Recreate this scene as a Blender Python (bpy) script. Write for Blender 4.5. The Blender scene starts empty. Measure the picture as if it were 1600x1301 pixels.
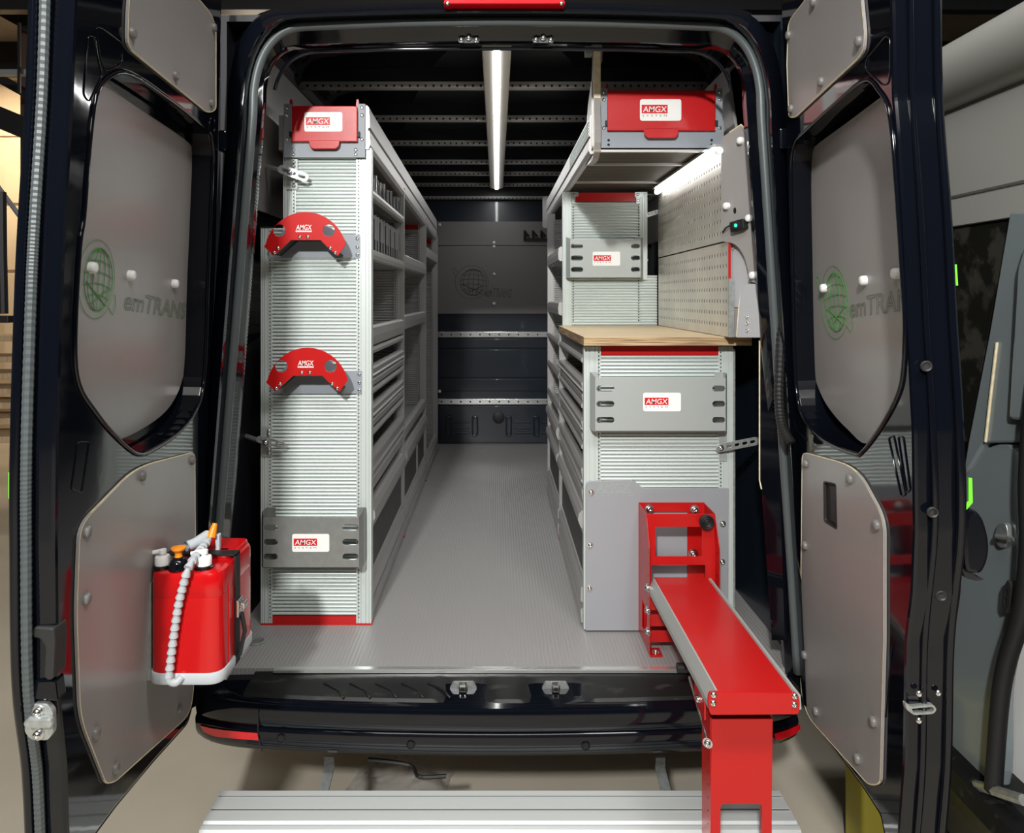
import bpy, bmesh, math, random
from mathutils import Vector, Matrix

# ------------------------------------------------------------------ camera, world, lights
F = 1113.0; PX = 776.0; PY = 465.0        # focal length and principal point in 1600x1301 pixels
CZ = 1.765                                # camera height above the workshop floor
sc = bpy.context.scene
C = sc.collection
cam = bpy.data.cameras.new('camera'); camo = bpy.data.objects.new('camera', cam); C.objects.link(camo)
camo.location = (0, 0, CZ); camo.rotation_euler = (math.pi/2, 0, 0)
cam.sensor_fit = 'HORIZONTAL'; cam.sensor_width = 36.0; cam.lens = F/1600*36
cam.shift_x = (800-PX)/1600; cam.shift_y = -(650.5-PY)/1600; cam.clip_start = .02
sc.camera = camo
sc.view_settings.view_transform = 'Standard'; sc.view_settings.look = 'None'
sc.view_settings.gamma = 1; sc.view_settings.use_curve_mapping = False
sc.view_settings.exposure = -.08
w = bpy.data.worlds.new('world'); sc.world = w; w.use_nodes = True
w.node_tree.nodes['Background'].inputs[0].default_value = (.9, .95, 1, 1)
w.node_tree.nodes['Background'].inputs[1].default_value = .05

def light(name, kind, loc, power, color=(1, 1, 1), size=.2, sizey=None, target=None, spot=None, blend=.5):
    l = bpy.data.lights.new(name, kind); l.energy = power; l.color = color
    o = bpy.data.objects.new(name, l); C.objects.link(o); o.location = (loc[0], loc[1], loc[2]+CZ)
    if kind == 'AREA':
        l.size = size
        if sizey: l.shape = 'RECTANGLE'; l.size_y = sizey
    else: l.shadow_soft_size = size
    if kind == 'SPOT': l.spot_size = spot or 1.5; l.spot_blend = blend
    if target:
        d = Vector(target)-Vector(loc); o.rotation_euler = d.to_track_quat('-Z', 'Y').to_euler()
    return o
light('workshop_lamp_key', 'AREA', (-.75, -2.3, 1.95), 245, (1, .99, .95), .20, .20, target=(0, 2.3, -.3))
light('fill_overhead', 'AREA', (.1, -.3, 2.85), 125, (1, .98, .95), 4.0, .5, target=(.1, .6, -1.7))  # wide soft fill added overhead to brighten the doors and floor
light('fill_rear', 'AREA', (.3, -3.2, 2.6), 35, (1, .98, .95), 4.0, .5, target=(.2, 1.5, -.6))  # added fill from behind the camera, softens the key's shadows
light('workshop_lamp_left', 'AREA', (-6.2, 8.3, 2.6), 95, (1, .82, .58), 1.2, .6, target=(-6.6, 9.4, -.8))
light('fill_far_ceiling', 'POINT', (-3.0, 8.9, 2.3), 60, (1, .86, .66), .2)  # bare point light added to brighten the far ceiling
light('fill_parked_van', 'AREA', (1.10, -.2, 2.3), 30, (1, .98, .95), .5, .3, target=(1.35, 1.9, -.3))  # added fill aimed at the side of the parked van

# ------------------------------------------------------------------ materials
M = {}
def mat(name, col, rough=.5, metal=0, coat=0, spec=.5, bump=None, var=None, emit=None, trans=0, alpha=1, ior=1.45):
    m = bpy.data.materials.new(name); m.use_nodes = True; nt = m.node_tree; b = nt.nodes['Principled BSDF']
    def I(k, v):
        if k in b.inputs: b.inputs[k].default_value = v
    I('Base Color', (*col, 1)); I('Roughness', rough); I('Metallic', metal); I('Coat Weight', coat); I('Coat Roughness', .04)
    I('Specular IOR Level', spec); I('Transmission Weight', trans); I('IOR', ior); I('Alpha', alpha)
    tc = None
    def coord():
        nonlocal tc
        if tc is None: tc = nt.nodes.new('ShaderNodeTexCoord')
        return tc.outputs['Object']
    def noise(scale, detail=4, stretch=None):
        n = nt.nodes.new('ShaderNodeTexNoise'); n.inputs['Scale'].default_value = scale; n.inputs['Detail'].default_value = detail
        if stretch:
            mp = nt.nodes.new('ShaderNodeMapping'); mp.inputs['Scale'].default_value = stretch
            nt.links.new(coord(), mp.inputs['Vector']); nt.links.new(mp.outputs[0], n.inputs['Vector'])
        else: nt.links.new(coord(), n.inputs['Vector'])
        return n.outputs['Fac']
    if var:       # (scale, col2, stretch, lo, hi)
        n = noise(var[0], 6, var[2] if len(var) > 2 else None)
        r = nt.nodes.new('ShaderNodeValToRGB'); r.color_ramp.elements[0].color = (*col, 1); r.color_ramp.elements[1].color = (*var[1], 1)
        lo, hi = (var[3], var[4]) if len(var) > 4 else (.35, .7)
        r.color_ramp.elements[0].position = lo; r.color_ramp.elements[1].position = hi
        nt.links.new(n, r.inputs[0]); nt.links.new(r.outputs[0], b.inputs['Base Color'])
    if bump:      # (scale, strength, distance, stretch)
        n = noise(bump[0], 3, bump[3] if len(bump) > 3 else None)
        bp = nt.nodes.new('ShaderNodeBump'); bp.inputs['Strength'].default_value = bump[1]; bp.inputs['Distance'].default_value = bump[2]
        nt.links.new(n, bp.inputs['Height']); nt.links.new(bp.outputs[0], b.inputs['Normal'])
    if emit:
        I('Emission Color', (*emit[0], 1)); I('Emission Strength', emit[1])
    M[name] = m
    return m
mat('black_paint', (.003, .004, .007), .07, 0, 0, .5, bump=(6, .03, .02))
mat('navy_paint', (.010, .016, .026), .28, 0, .3, .5)
mat('interior_black', (.006, .006, .010), .45)
mat('film_ply', (.275, .262, .256), .30, 0, 0, .5, bump=(220, .05, .001), var=(3, (.315, .302, .296), (1, 1, .5), .3, .75))
mat('film_ply_dark', (.17, .16, .157), .34, 0, 0, .5)
mat('dark_wood', (.050, .042, .032), .6, spec=.2, var=(4, (.085, .072, .055), (1, 9, 1)), bump=(30, .1, .002))
mat('honeycomb_ply', (.42, .43, .45), .45, bump=(160, .4, .002))
mat('ply_edge', (.78, .70, .50), .6, var=(60, (.62, .52, .34)))
mat('birch', (.60, .48, .31), .5, var=(5, (.50, .38, .23), (1, 8, 1), .35, .7), bump=(40, .08, .001))
mat('birch_edge', (.50, .36, .20), .65, var=(3, (.20, .12, .06), (2, 2, 130), .42, .58))
mat('alu', (.60, .66, .645), .38, .25, 0, .5, bump=(90, .03, .001))
mat('alu_bright', (.80, .82, .82), .22, .8)
mat('alu_rail', (.47, .46, .455), .40, .5, bump=(120, .03, .001))
mat('alu_step', (.62, .65, .65), .38, .2)
mat('galv', (.42, .45, .45), .40, .75, bump=(50, .1, .001), var=(70, (.58, .61, .60)))
mat('perfo_steel', (.66, .63, .57), .38, .6, bump=(14, .06, .003), var=(9, (.78, .74, .66)))
mat('grey_coat', (.26, .29, .33), .42, 0, 0, .5, bump=(500, .05, .0006))
mat('holder_grey', (.40, .43, .42), .42, .25, bump=(400, .06, .0006))
mat('board_grey', (.30, .31, .335), .32, bump=(300, .04, .0006))
mat('red_coat', (.50, .006, .008), .30, 0, .15, .5, bump=(420, .25, .0012))
mat('red_smooth', (.47, .008, .008), .30, 0, .1, .5, bump=(300, .06, .0006))
mat('red_plastic', (.52, .004, .006), .22, 0, .3, .5, bump=(12, .04, .004))
mat('red_lens', (.55, .004, .01), .12, 0, .6, emit=((1, .01, .02), .06))
mat('white', (.85, .85, .84), .4)
mat('white_plastic', (.82, .83, .83), .3)
mat('grey_plastic', (.45, .48, .51), .35)
mat('pale_plastic', (.48, .52, .56), .35)
mat('pin_plastic', (.17, .165, .16), .35)
mat('logo_red', (.62, .01, .015), .4)
mat('logo_grey', (.12, .12, .12), .5)
mat('orange_plastic', (.85, .27, .015), .35)
mat('rubber', (.012, .012, .013), .55)
mat('seal_rubber', (.075, .09, .095), .38, bump=(200, .15, .001))
mat('dark_plastic', (.022, .023, .024), .5, bump=(250, .2, .001))
mat('scuffed_plastic', (.008, .009, .009), .42, spec=.3, var=(14, (.05, .05, .045), (1, 2, 3), .58, .85), bump=(30, .15, .003))
mat('screw_steel', (.72, .73, .73), .22, 1)
mat('hole_dark', (.004, .004, .004), .7)
mat('green_line', (.05, .26, .04), .5)
mat('word_line', (.10, .15, .085), .6)
mat('engrave_dark', (.035, .045, .035), .6)
mat('engrave_pale', (.34, .42, .36), .5)
mat('green_film', (.18, .85, .04), .4, emit=((.2, 1, .05), .08))  # film edges get a faint glow of their own, though no lamp
mat('bin_plastic', (.045, .047, .05), .22, 0, 0, .5)
mat('bin_clear', (.42, .43, .44), .15, alpha=.75)
mat('drawer_dark', (.022, .020, .020), .45, var=(25, (.045, .04, .04)))
mat('led', (1, 1, 1), .4, emit=((1, 1, .98), 42.0))
mat('led_bench', (1, 1, 1), .4, emit=((1, 1, .98), 9.0))
mat('led_green', (0, .3, .15), .4, emit=((.05, 1, .5), 2.0))
mat('led_housing', (.60, .58, .54), .4, .1)
mat('concrete', (.56, .51, .42), .55, var=(1.6, (.44, .40, .33), None, .3, .75), bump=(30, .1, .004))
mat('concrete_wall', (.72, .58, .42), .8, var=(1.2, (.60, .47, .33)), bump=(8, .1, .01))
mat('dark_steel', (.018, .018, .020), .5)
mat('brown_steel', (.10, .06, .045), .7)
mat('grey_steel', (.32, .36, .38), .45, .3)
mat('ceiling_sheet', (.30, .25, .18), .8, var=(2, (.20, .17, .13)))
mat('blue_dark_sheet', (.012, .014, .03), .8)
mat('timber', (.62, .46, .30), .7, var=(6, (.48, .34, .2), (8, 1, 1)))
mat('rib_paint', (.33, .33, .32), .45, .2)
mat('rail_grey', (.40, .41, .40), .4, .2)
mat('holder_dark', (.25, .26, .255), .38, .45, bump=(300, .08, .0008), var=(40, (.29, .30, .295)))
mat('grey_van', (.20, .235, .25), .30, 0, .5)
mat('grey_van_pale', (.32, .32, .30), .38, 0, .2)
mat('van_glass', (.012, .012, .010), .25, var=(12, (.045, .042, .035), None, .5, .6))
mat('yellow_plastic', (.36, .32, .03), .5)
mat('bag', (.75, .75, .76), .08, trans=.75, alpha=.65, ior=1.35)
# rubber floor with fine ribs running along the van
def floor_mat():
    m = mat('van_floor', (.285, .279, .279), .38)
    nt = m.node_tree; b = nt.nodes['Principled BSDF']
    tc = nt.nodes.new('ShaderNodeTexCoord'); wv = nt.nodes.new('ShaderNodeTexWave'); wv.bands_direction = 'X'
    wv.inputs['Scale'].default_value = 26; wv.inputs['Distortion'].default_value = .0
    nt.links.new(tc.outputs['Object'], wv.inputs['Vector'])
    bp = nt.nodes.new('ShaderNodeBump'); bp.inputs['Strength'].default_value = .18; bp.inputs['Distance'].default_value = .004
    nt.links.new(wv.outputs['Fac'], bp.inputs['Height']); nt.links.new(bp.outputs[0], b.inputs['Normal'])
    n = nt.nodes.new('ShaderNodeTexNoise'); n.inputs['Scale'].default_value = 5
    nt.links.new(tc.outputs['Object'], n.inputs['Vector'])
    r = nt.nodes.new('ShaderNodeMapRange'); r.inputs[3].default_value = .30; r.inputs[4].default_value = .46
    nt.links.new(n.outputs['Fac'], r.inputs[0]); nt.links.new(r.outputs[0], b.inputs['Roughness'])
floor_mat()

# ------------------------------------------------------------------ builders (camera at the origin of all coordinates below, Z up)
BASE = {}
def base_of(o):
    return BASE[o.name] if o is not None else Vector((0, 0, 0))
def tag(o, label=None, cat=None, group=None, kind=None):
    if label: o['label'] = label
    if cat: o['category'] = cat
    if group: o['group'] = group
    if kind: o['kind'] = kind
    return o
def thing(name, loc, label, cat, group=None):
    o = bpy.data.objects.new(name, None); C.objects.link(o); o.empty_display_size = .05
    o.location = (loc[0], loc[1], loc[2]+CZ); BASE[o.name] = Vector(o.location)
    return tag(o, label, cat, group)
def O(name, geo, material, parent=None, smooth=False, bevel=0, segs=2):
    """one mesh object from (verts, faces)"""
    vs, fs = geo
    vs = [Vector((v[0], v[1], v[2]+CZ)) for v in vs]
    if parent is None:
        lo = Vector([min(v[i] for v in vs) for i in range(3)]); hi = Vector([max(v[i] for v in vs) for i in range(3)])
        b = Vector(((lo.x+hi.x)/2, (lo.y+hi.y)/2, lo.z))
    else: b = base_of(parent)
    me = bpy.data.meshes.new(name); me.from_pydata([v-b for v in vs], [], fs)
    bm = bmesh.new(); bm.from_mesh(me); bmesh.ops.recalc_face_normals(bm, faces=bm.faces)
    if bevel:
        bmesh.ops.remove_doubles(bm, verts=bm.verts, dist=1e-6)
        es = [e for e in bm.edges if len(e.link_faces) == 2 and e.calc_face_angle(0) > .6]
        bmesh.ops.bevel(bm, geom=es, offset=bevel, segments=segs, profile=.5, affect='EDGES', clamp_overlap=True)
    bm.to_mesh(me); bm.free()
    if smooth:
        for p in me.polygons: p.use_smooth = True
        if smooth is not True: me.set_sharp_from_angle(angle=smooth)
    me.materials.append(M[material])
    o = bpy.data.objects.new(name, me); C.objects.link(o)
    if parent is None: o.location = b; BASE[o.name] = b
    else: o.parent = parent; BASE[o.name] = b
    return o
def inst(name, me, mw, parent, material=None):
    """another object on shared mesh data; mw = matrix in camera coordinates"""
    o = bpy.data.objects.new(name, me); C.objects.link(o)
    b = base_of(parent); o.parent = parent
    o.matrix_local = Matrix.Translation(Vector((0, 0, CZ))-b) @ mw
    return o
def box(x0, x1, y0, y1, z0, z1):
    v = [(x, y, z) for x in (x0, x1) for y in (y0, y1) for z in (z0, z1)]
    return v, [(0, 1, 3, 2), (4, 6, 7, 5), (0, 4, 5, 1), (2, 3, 7, 6), (0, 2, 6, 4), (1, 5, 7, 3)]
def join(*gs):
    V, Fc = [], []
    for v, f in gs:
        n = len(V); V += list(v); Fc += [tuple(i+n for i in q) for q in f]
    return V, Fc
def extr(pts, d0, d1, axis='y'):
    """closed polygon extruded along an axis; pts are (x,z) for y, (y,z) for x, (x,y) for z"""
    def p(a, b, d): return {'y': (a, d, b), 'x': (d, a, b), 'z': (a, b, d)}[axis]
    n = len(pts); V = [p(a, b, d0) for a, b in pts]+[p(a, b, d1) for a, b in pts]
    Fc = [(i, (i+1) % n, (i+1) % n+n, i+n) for i in range(n)]
    return V, Fc+[tuple(range(n)), tuple(range(2*n-1, n-1, -1))]
def tube(pts, r, n=8, cap=True):
    pts = [Vector(p) for p in pts]; rs = r if isinstance(r, (list, tuple)) else [r]*len(pts)
    V, Fc = [], []; prev = None
    for i, p in enumerate(pts):
        t = (pts[min(i+1, len(pts)-1)]-pts[max(i-1, 0)]).normalized()
        if prev is None:
            a = Vector((0, 0, 1)) if abs(t.z) < .9 else Vector((1, 0, 0)); u = t.cross(a).normalized()
        else: u = (prev-t*prev.dot(t)).normalized()
        prev = u; v = t.cross(u)
        for k in range(n):
            a = 2*math.pi*k/n; V.append(p+(u*math.cos(a)+v*math.sin(a))*rs[i])
    for i in range(len(pts)-1):
        for k in range(n):
            Fc.append((i*n+k, i*n+(k+1) % n, (i+1)*n+(k+1) % n, (i+1)*n+k))
    if cap: Fc += [tuple(range(n)), tuple(range((len(pts)-1)*n, len(pts)*n))]
    return V, Fc
def loop_tube(pts, r, n=8):
    pts = [Vector(p) for p in pts]; m = len(pts); V, Fc = [], []; prev = None
    for i, p in enumerate(pts):
        t = (pts[(i+1) % m]-pts[i-1]).normalized()
        if prev is None:
            a = Vector((0, 1, 0)) if abs(t.y) < .9 else Vector((1, 0, 0)); u = t.cross(a).normalized()
        else: u = (prev-t*prev.dot(t)).normalized()
        prev = u; v = t.cross(u)
        for k in range(n):
            a = 2*math.pi*k/n; V.append(p+(u*math.cos(a)+v*math.sin(a))*r)
    for i in range(m):
        j = (i+1) % m
        for k in range(n): Fc.append((i*n+k, i*n+(k+1) % n, j*n+(k+1) % n, j*n+k))
    return V, Fc
def lathe(prof, n=16):
    """prof of (r,z); axis +Z"""
    V, Fc = [], []
    for r, z in prof:
        for k in range(n):
            a = 2*math.pi*k/n; V.append((r*math.cos(a), r*math.sin(a), z))
    for i in range(len(prof)-1):
        for k in range(n): Fc.append((i*n+k, i*n+(k+1) % n, (i+1)*n+(k+1) % n, (i+1)*n+k))
    Fc += [tuple(range(n)), tuple(range((len(prof)-1)*n, len(prof)*n))]
    return V, Fc
def xf(geo, m): return [m @ Vector(v) for v in geo[0]], geo[1]
def axis_m(loc, d, roll=0):
    """matrix placing local +Z along d"""
    q = Vector(d).normalized().to_track_quat('Z', 'Y').to_matrix().to_4x4()
    return Matrix.Translation(Vector(loc)) @ q @ Matrix.Rotation(roll, 4, 'Z')
def rmesh(name, geo, material, smooth=True):
    me = bpy.data.meshes.new(name); me.from_pydata([tuple(v) for v in geo[0]], [], geo[1])
    if smooth:
        for p in me.polygons: p.use_smooth = True
        me.set_sharp_from_angle(angle=.9)
    me.materials.append(M[material]); return me
def rnd(pts, r, n=5):
    """polygon with rounded corners; r single or per corner"""
    out = []; m = len(pts)
    for i, p in enumerate(pts):
        p = Vector(p); a = Vector(pts[i-1])-p; b = Vector(pts[(i+1) % m])-p
        ri = r[i] if isinstance(r, (list, tuple)) else r
        if ri <= 0: out.append(tuple(p)); continue
        d = min(ri, a.length*.48, b.length*.48); p0 = p+a.normalized()*d; p1 = p+b.normalized()*d
        for k in range(n+1):
            t = k/n; out.append(tuple(p0*(1-t)**2+p*2*t*(1-t)+p1*t*t))
    return out
def catm(pts, n=6, closed=True):
    out = []; m = len(pts); P = [Vector(p) for p in pts]
    for i in range(m if closed else m-1):
        if closed: a, b, c, d = P[i-1], P[i], P[(i+1) % m], P[(i+2) % m]
        else: a, b, c, d = P[max(i-1, 0)], P[i], P[i+1], P[min(i+2, m-1)]
        for k in range(n):
            t = k/n
            out.append(.5*((2*b)+(c-a)*t+(2*a-5*b+4*c-d)*t*t+(3*b-a-3*c+d)*t**3))
    if not closed: out.append(P[-1])
    return out
def circ(cx, cy, r, n=20, ry=None): return [(cx+r*math.cos(2*math.pi*k/n), cy+(ry or r)*math.sin(2*math.pi*k/n)) for k in range(n)]
def slot(x0, x1, y, h, n=5):
    r = h/2
    return [(x1-r+r*math.cos(-math.pi/2+math.pi*k/n), y+r*math.sin(-math.pi/2+math.pi*k/n)) for k in range(n+1)] + \
           [(x0+r+r*math.cos(math.pi/2+math.pi*k/n), y+r*math.sin(math.pi/2+math.pi*k/n)) for k in range(n+1)]
def flat_geo(outline, holes, t, bev=0):
    """2D outline with holes as a solid plate of thickness t (0..t); coordinates u,v,w"""
    cu = bpy.data.curves.new('tmp', 'CURVE'); cu.dimensions = '2D'; cu.fill_mode = 'BOTH'
    for lp in [outline]+list(holes):
        s = cu.splines.new('POLY'); s.points.add(len(lp)-1); s.use_cyclic_u = True
        for i, p in enumerate(lp): s.points[i].co = (p[0], p[1], 0, 1)
    cu.extrude = t/2-bev; cu.bevel_depth = bev; cu.bevel_resolution = 1; cu.offset = -bev
    o = bpy.data.objects.new('tmp', cu); C.objects.link(o)
    dg = bpy.context.evaluated_depsgraph_get(); me = bpy.data.meshes.new_from_object(o.evaluated_get(dg))
    V = [(v.co.x, v.co.y, v.co.z+t/2) for v in me.vertices]; Fc = [tuple(p.vertices) for p in me.polygons]
    bpy.data.objects.remove(o); bpy.data.curves.remove(cu); bpy.data.meshes.remove(me)
    return V, Fc
def text_geo(s, height, depth=.0006, outline=0, bold=0, shear=0, spacing=1.0):
    cu = bpy.data.curves.new('tmp', 'FONT'); cu.body = s; cu.size = 1; cu.space_character = spacing; cu.shear = shear
    if outline: cu.fill_mode = 'NONE'; cu.bevel_depth = outline/height*.7; cu.bevel_resolution = 0
    else: cu.extrude = 0; cu.offset = bold
    o = bpy.data.objects.new('tmp', cu); C.objects.link(o)
    dg = bpy.context.evaluated_depsgraph_get(); me = bpy.data.meshes.new_from_object(o.evaluated_get(dg))
    V = [Vector(v.co) for v in me.vertices]; Fc = [tuple(p.vertices) for p in me.polygons]
    bpy.data.objects.remove(o); bpy.data.curves.remove(cu); bpy.data.meshes.remove(me)
    x0 = min(v.x for v in V); x1 = max(v.x for v in V); y0 = min(v.y for v in V); y1 = max(v.y for v in V)
    return [((v.x-x0)/(x1-x0), (v.y-y0)/(y1-y0), v.z*height) for v in V], Fc      # unit box
class Frame:
    """a plane with two axes; hit() meets the camera's ray through a pixel of the photograph"""
    def __init__(s, P, e1, e2, n): s.P, s.e1, s.e2, s.n = Vector(P), Vector(e1).normalized(), Vector(e2).normalized(), Vector(n).normalized()
    def hit(s, px, py, off=0):
        r = Vector(((px-PX)/F, 1, (PY-py)/F)); return r*((s.P+s.n*off).dot(s.n)/r.dot(s.n))
    def uv(s, px, py, off=0):
        h = s.hit(px, py, off)-s.P; return (h.dot(s.e1), h.dot(s.e2))
    def pt(s, u, v, w=0): return s.P+s.e1*u+s.e2*v+s.n*w
    def plate(s, outline, holes, w0, w1, bev=0):
        """pixel outlines (as seen on the face at w1) to a solid plate between w0 and w1"""
        o = [s.uv(p[0], p[1], w1) for p in outline]; hs = [[s.uv(p[0], p[1], w1) for p in h] for h in holes]
        g = flat_geo(o, hs, w1-w0, bev); return [s.pt(u, v, w0+q) for u, v, q in g[0]], g[1]
    def uvplate(s, outline, holes, w0, w1, bev=0):
        g = flat_geo(outline, holes, w1-w0, bev); return [s.pt(u, v, w0+q) for u, v, q in g[0]], g[1]
    def m(s, px, py, off=0, roll=0): return axis_m(s.hit(px, py, off), s.n, roll)
def front(Y): return Frame((0, Y, 0), (1, 0, 0), (0, 0, 1), (0, -1, 0))
def W(px, py, Y): return Vector(((px-PX)*Y/F, Y, (PY-py)*Y/F))

SCREW = rmesh('screw', lathe([(.0062, 0), (.0062, .0012), (.0052, .0034), (.0028, .0042), (.0026, .0020), (.0001, .0019)], 12), 'screw_steel')
BOLT = rmesh('bolt', lathe([(.0105, 0), (.0105, .002), (.0068, .0022), (.0068, .006), (.0048, .0085), (.003, .0088), (.0028, .005), (.0001, .0049)], 12), 'screw_steel')
PIN = rmesh('pin', lathe([(.0115, 0), (.0115, .004), (.0100, .0075), (.0060, .0092), (.0001, .0096)], 16), 'pin_plastic')
PINW = rmesh('pin', lathe([(.0115, 0), (.0115, .008), (.0100, .0125), (.0060, .0140), (.0001, .0142)], 16), 'white_plastic')
def screw(fr, px, py, off, parent, me=None, name='screw'):
    return inst(name, me or SCREW, fr.m(px, py, off, random.random()*6), parent)

def corr(x0, x1, y, z0, z1, pitch=.01226, amp=.0080, d=-1):
    """a panel of horizontal rounded ribs facing d along Y"""
    n = max(2, round((z1-z0)/pitch)); p = (z1-z0)/n
    prof = [(0, 0), (.24, 0), (.28, .50), (.40, .92), (.58, 1), (.78, .88), (.94, .45)]
    L = [(z0+(i+a)*p, b*amp) for i in range(n) for a, b in prof]+[(z1, 0)]
    V = []; Fc = []
    for z, h in L: V += [(x0, y+d*h, z), (x1, y+d*h, z)]
    for i in range(len(L)-1): Fc.append((2*i, 2*i+1, 2*i+3, 2*i+2))
    k = len(V); V += [(x0, y-d*.004, z0), (x1, y-d*.004, z0), (x1, y-d*.004, z1), (x0, y-d*.004, z1)]
    Fc += [(k, k+1, k+2, k+3), (0, 1, k+1, k), (len(L)*2-2, len(L)*2-1, k+2, k+3)]
    return V, Fc
def dots(fr_pts, n, r, k=6):
    """a row of small dark holes: one joined mesh of discs"""
    V, Fc = [], []; n = Vector(n).normalized(); a = Vector((0, 0, 1)) if abs(n.z) < .9 else Vector((1, 0, 0))
    u = n.cross(a).normalized(); v = n.cross(u)
    for p in fr_pts:
        b = len(V); p = Vector(p)
        for j in range(k): V.append(p+(u*math.cos(2*math.pi*j/k)+v*math.sin(2*math.pi*j/k))*r)
        Fc.append(tuple(range(b, b+k)))
    return V, Fc
def sticker(fr, px0, py0, px1, py1, off, parent):
    """white label with the red AMGX band and SYSTEM beneath, laid on a face"""
    g = fr.plate(rnd([(px0, py0), (px1, py0), (px1, py1), (px0, py1)], (px1-px0)*.06), [], off, off+.0012)
    s = O('sticker', g, 'white', parent)
    w_, h_ = px1-px0, py1-py0
    o2 = off+.0012
    bx0, bx1, by0, by1 = px0+w_*.04, px0+w_*.67, py0+h_*.26, py0+h_*.66
    O('logo_band', fr.plate([(bx0, by0), (bx1, by0), (bx1, by1), (bx0, by1)], [], o2, o2+.0006), 'logo_red', s)
    def put(name, txt, ax0, ay0, ax1, ay1, o, m_, **k):
        tg = text_geo(txt, .01, **k); u0, v0 = fr.uv(ax0, ay1, o); u1, v1 = fr.uv(ax1, ay0, o)
        O(name, ([fr.pt(u0+(u1-u0)*a, v0+(v1-v0)*b, o) for a, b, c in tg[0]], tg[1]), m_, s)
    put('lettering', 'AMGX', bx0+w_*.03, by0+h_*.07, bx1-w_*.02, by1-h_*.06, o2+.0009, 'white', bold=.004, shear=.12)
    put('lettering', 'SYSTEM', bx0+w_*.02, by1+h_*.06, bx1-w_*.02, by1+h_*.15, o2+.0005, 'logo_grey', spacing=1.9)
    return s

# ------------------------------------------------------------------ the workshop
GZ = -CZ; FZ = -1.105                      # workshop floor, van floor
def struct(name, geo, m, **k): return tag(O(name, geo, m, **k), kind='structure')
struct('floor', box(-12, 9, -9, 9.8, GZ-.1, GZ), 'concrete')
wl = struct('wall_left', box(-12, -4.4, 9.6, 9.8, GZ, 3.2), 'concrete_wall')
for z in (-1.0, -.1, .8, 1.7, 2.6):
    O('panel', box(-12, -4.4, 9.56, 9.6, z-.43, z+.43), 'concrete_wall', wl, bevel=.008)
struct('wall_back', box(-4.4, 9, 9.54, 9.8, GZ, 3.2), 'blue_dark_sheet')
struct('wall_right', box(8.8, 9, -9, 9.8, GZ, 3.2), 'blue_dark_sheet')
struct('wall_rear', box(-12, 9, -9.2, -9, GZ, 3.2), 'blue_dark_sheet')
struct('ceiling', box(-12, 9, -9, 9.8, 3.2, 3.3), 'ceiling_sheet')
for i in range(4):
    struct('trim_%d' % (i+1), box(-12, 9, 2.6+i*2.1, 2.72+i*2.1, 2.75, 3.2), 'dark_steel')
# storage rack at the left wall
rk = thing('storage_rack', W(-40, 700, 7.2), 'tall steel rack with dark beams in front of the tan wall', 'rack')
for px, Y in ((-60, 7.6), (44, 7.6)):
    p = W(px, 465, Y); O('post', box(p.x-.05, p.x+.05, Y-.05, Y+.05, GZ, 3.1), 'brown_steel', rk)
for (x0, y0, x1, y1, t, Y, m_) in ((-70, 84, 80, 168, .10, 7.0, 'dark_steel'), (-70, 155, 75, 215, .22, 6.9, 'dark_steel'), (-70, -25, 90, 62, .16, 7.3, 'dark_steel'), (-60, 112, 95, 112, .045, 6.5, 'grey_steel')):
    a, b = W(x0, y0, Y), W(x1, y1, Y)
    d = Vector((0, 0, t/2))
    v = [a-d, b-d, b+d, a+d]; v = v+[q+Vector((0, .08, 0)) for q in v]
    O('beam', (v, [(0, 1, 2, 3), (7, 6, 5, 4), (0, 4, 5, 1), (1, 5, 6, 2), (2, 6, 7, 3), (3, 7, 4, 0)]), m_, rk)
O('brace', tube([W(-30, 255, 6.8), W(40, 350, 6.8)], .022, 6), 'grey_steel', rk)
O('hanger', join(box(*[v for p in ((W(27, 0, 6.4).x, W(31, 0, 6.4).x), (6.4, 6.42), (W(0, 145, 6.4).z, W(0, 35, 6.4).z)) for v in p])), 'dark_steel', rk)
ho = thing('hanging_hook', W(3, 500, 5.0), 'black hook bar hanging beside the tan wall', 'hook')
O('rod', tube([W(3, 300, 5.0), W(4, 400, 5), W(6, 490, 5.0)], .028, 8), 'dark_steel', ho)
O('foot', box(W(-6, 0, 5).x, W(17, 0, 5).x, 4.97, 5.05, W(0, 504, 5).z, W(0, 493, 5).z), 'dark_steel', ho, bevel=.005)
for i, py in enumerate((524, 556, 582, 606, 628, 652, 680)):
    Y = 6.4-.1*i; z = W(0, py, Y).z
    tag(O('timber_plank', box(-6.2, W(37-i*1.2, 0, Y).x, Y-.06, Y+.32, z-.05, z), 'timber', bevel=.004), ('topmost', 'second', 'third', 'fourth', 'fifth', 'sixth', 'lowest')[i]+' sawn timber plank in the stack against the left wall', 'plank', 'stacked timber planks')
yl = thing('yellow_bin', (1.21, 2.24, GZ), 'yellow plastic bin standing on the floor behind the right door', 'bin')
O('body', xf(flat_geo(rnd([(-.09, -.06), (.08, -.06), (.08, .06), (-.09, .06)], .02), [], .50, .01), Matrix.Translation((1.21, 2.24, GZ))), 'yellow_plastic', yl)
O('rim', xf(flat_geo(rnd([(-.10, -.07), (.09, -.07), (.09, .07), (-.10, .07)], .02), [rnd([(-.07, -.04), (.06, -.04), (.06, .04), (-.07, .04)], .02)], .03, .005), Matrix.Translation((1.21, 2.24, GZ+.5))), 'yellow_plastic', yl)

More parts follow.
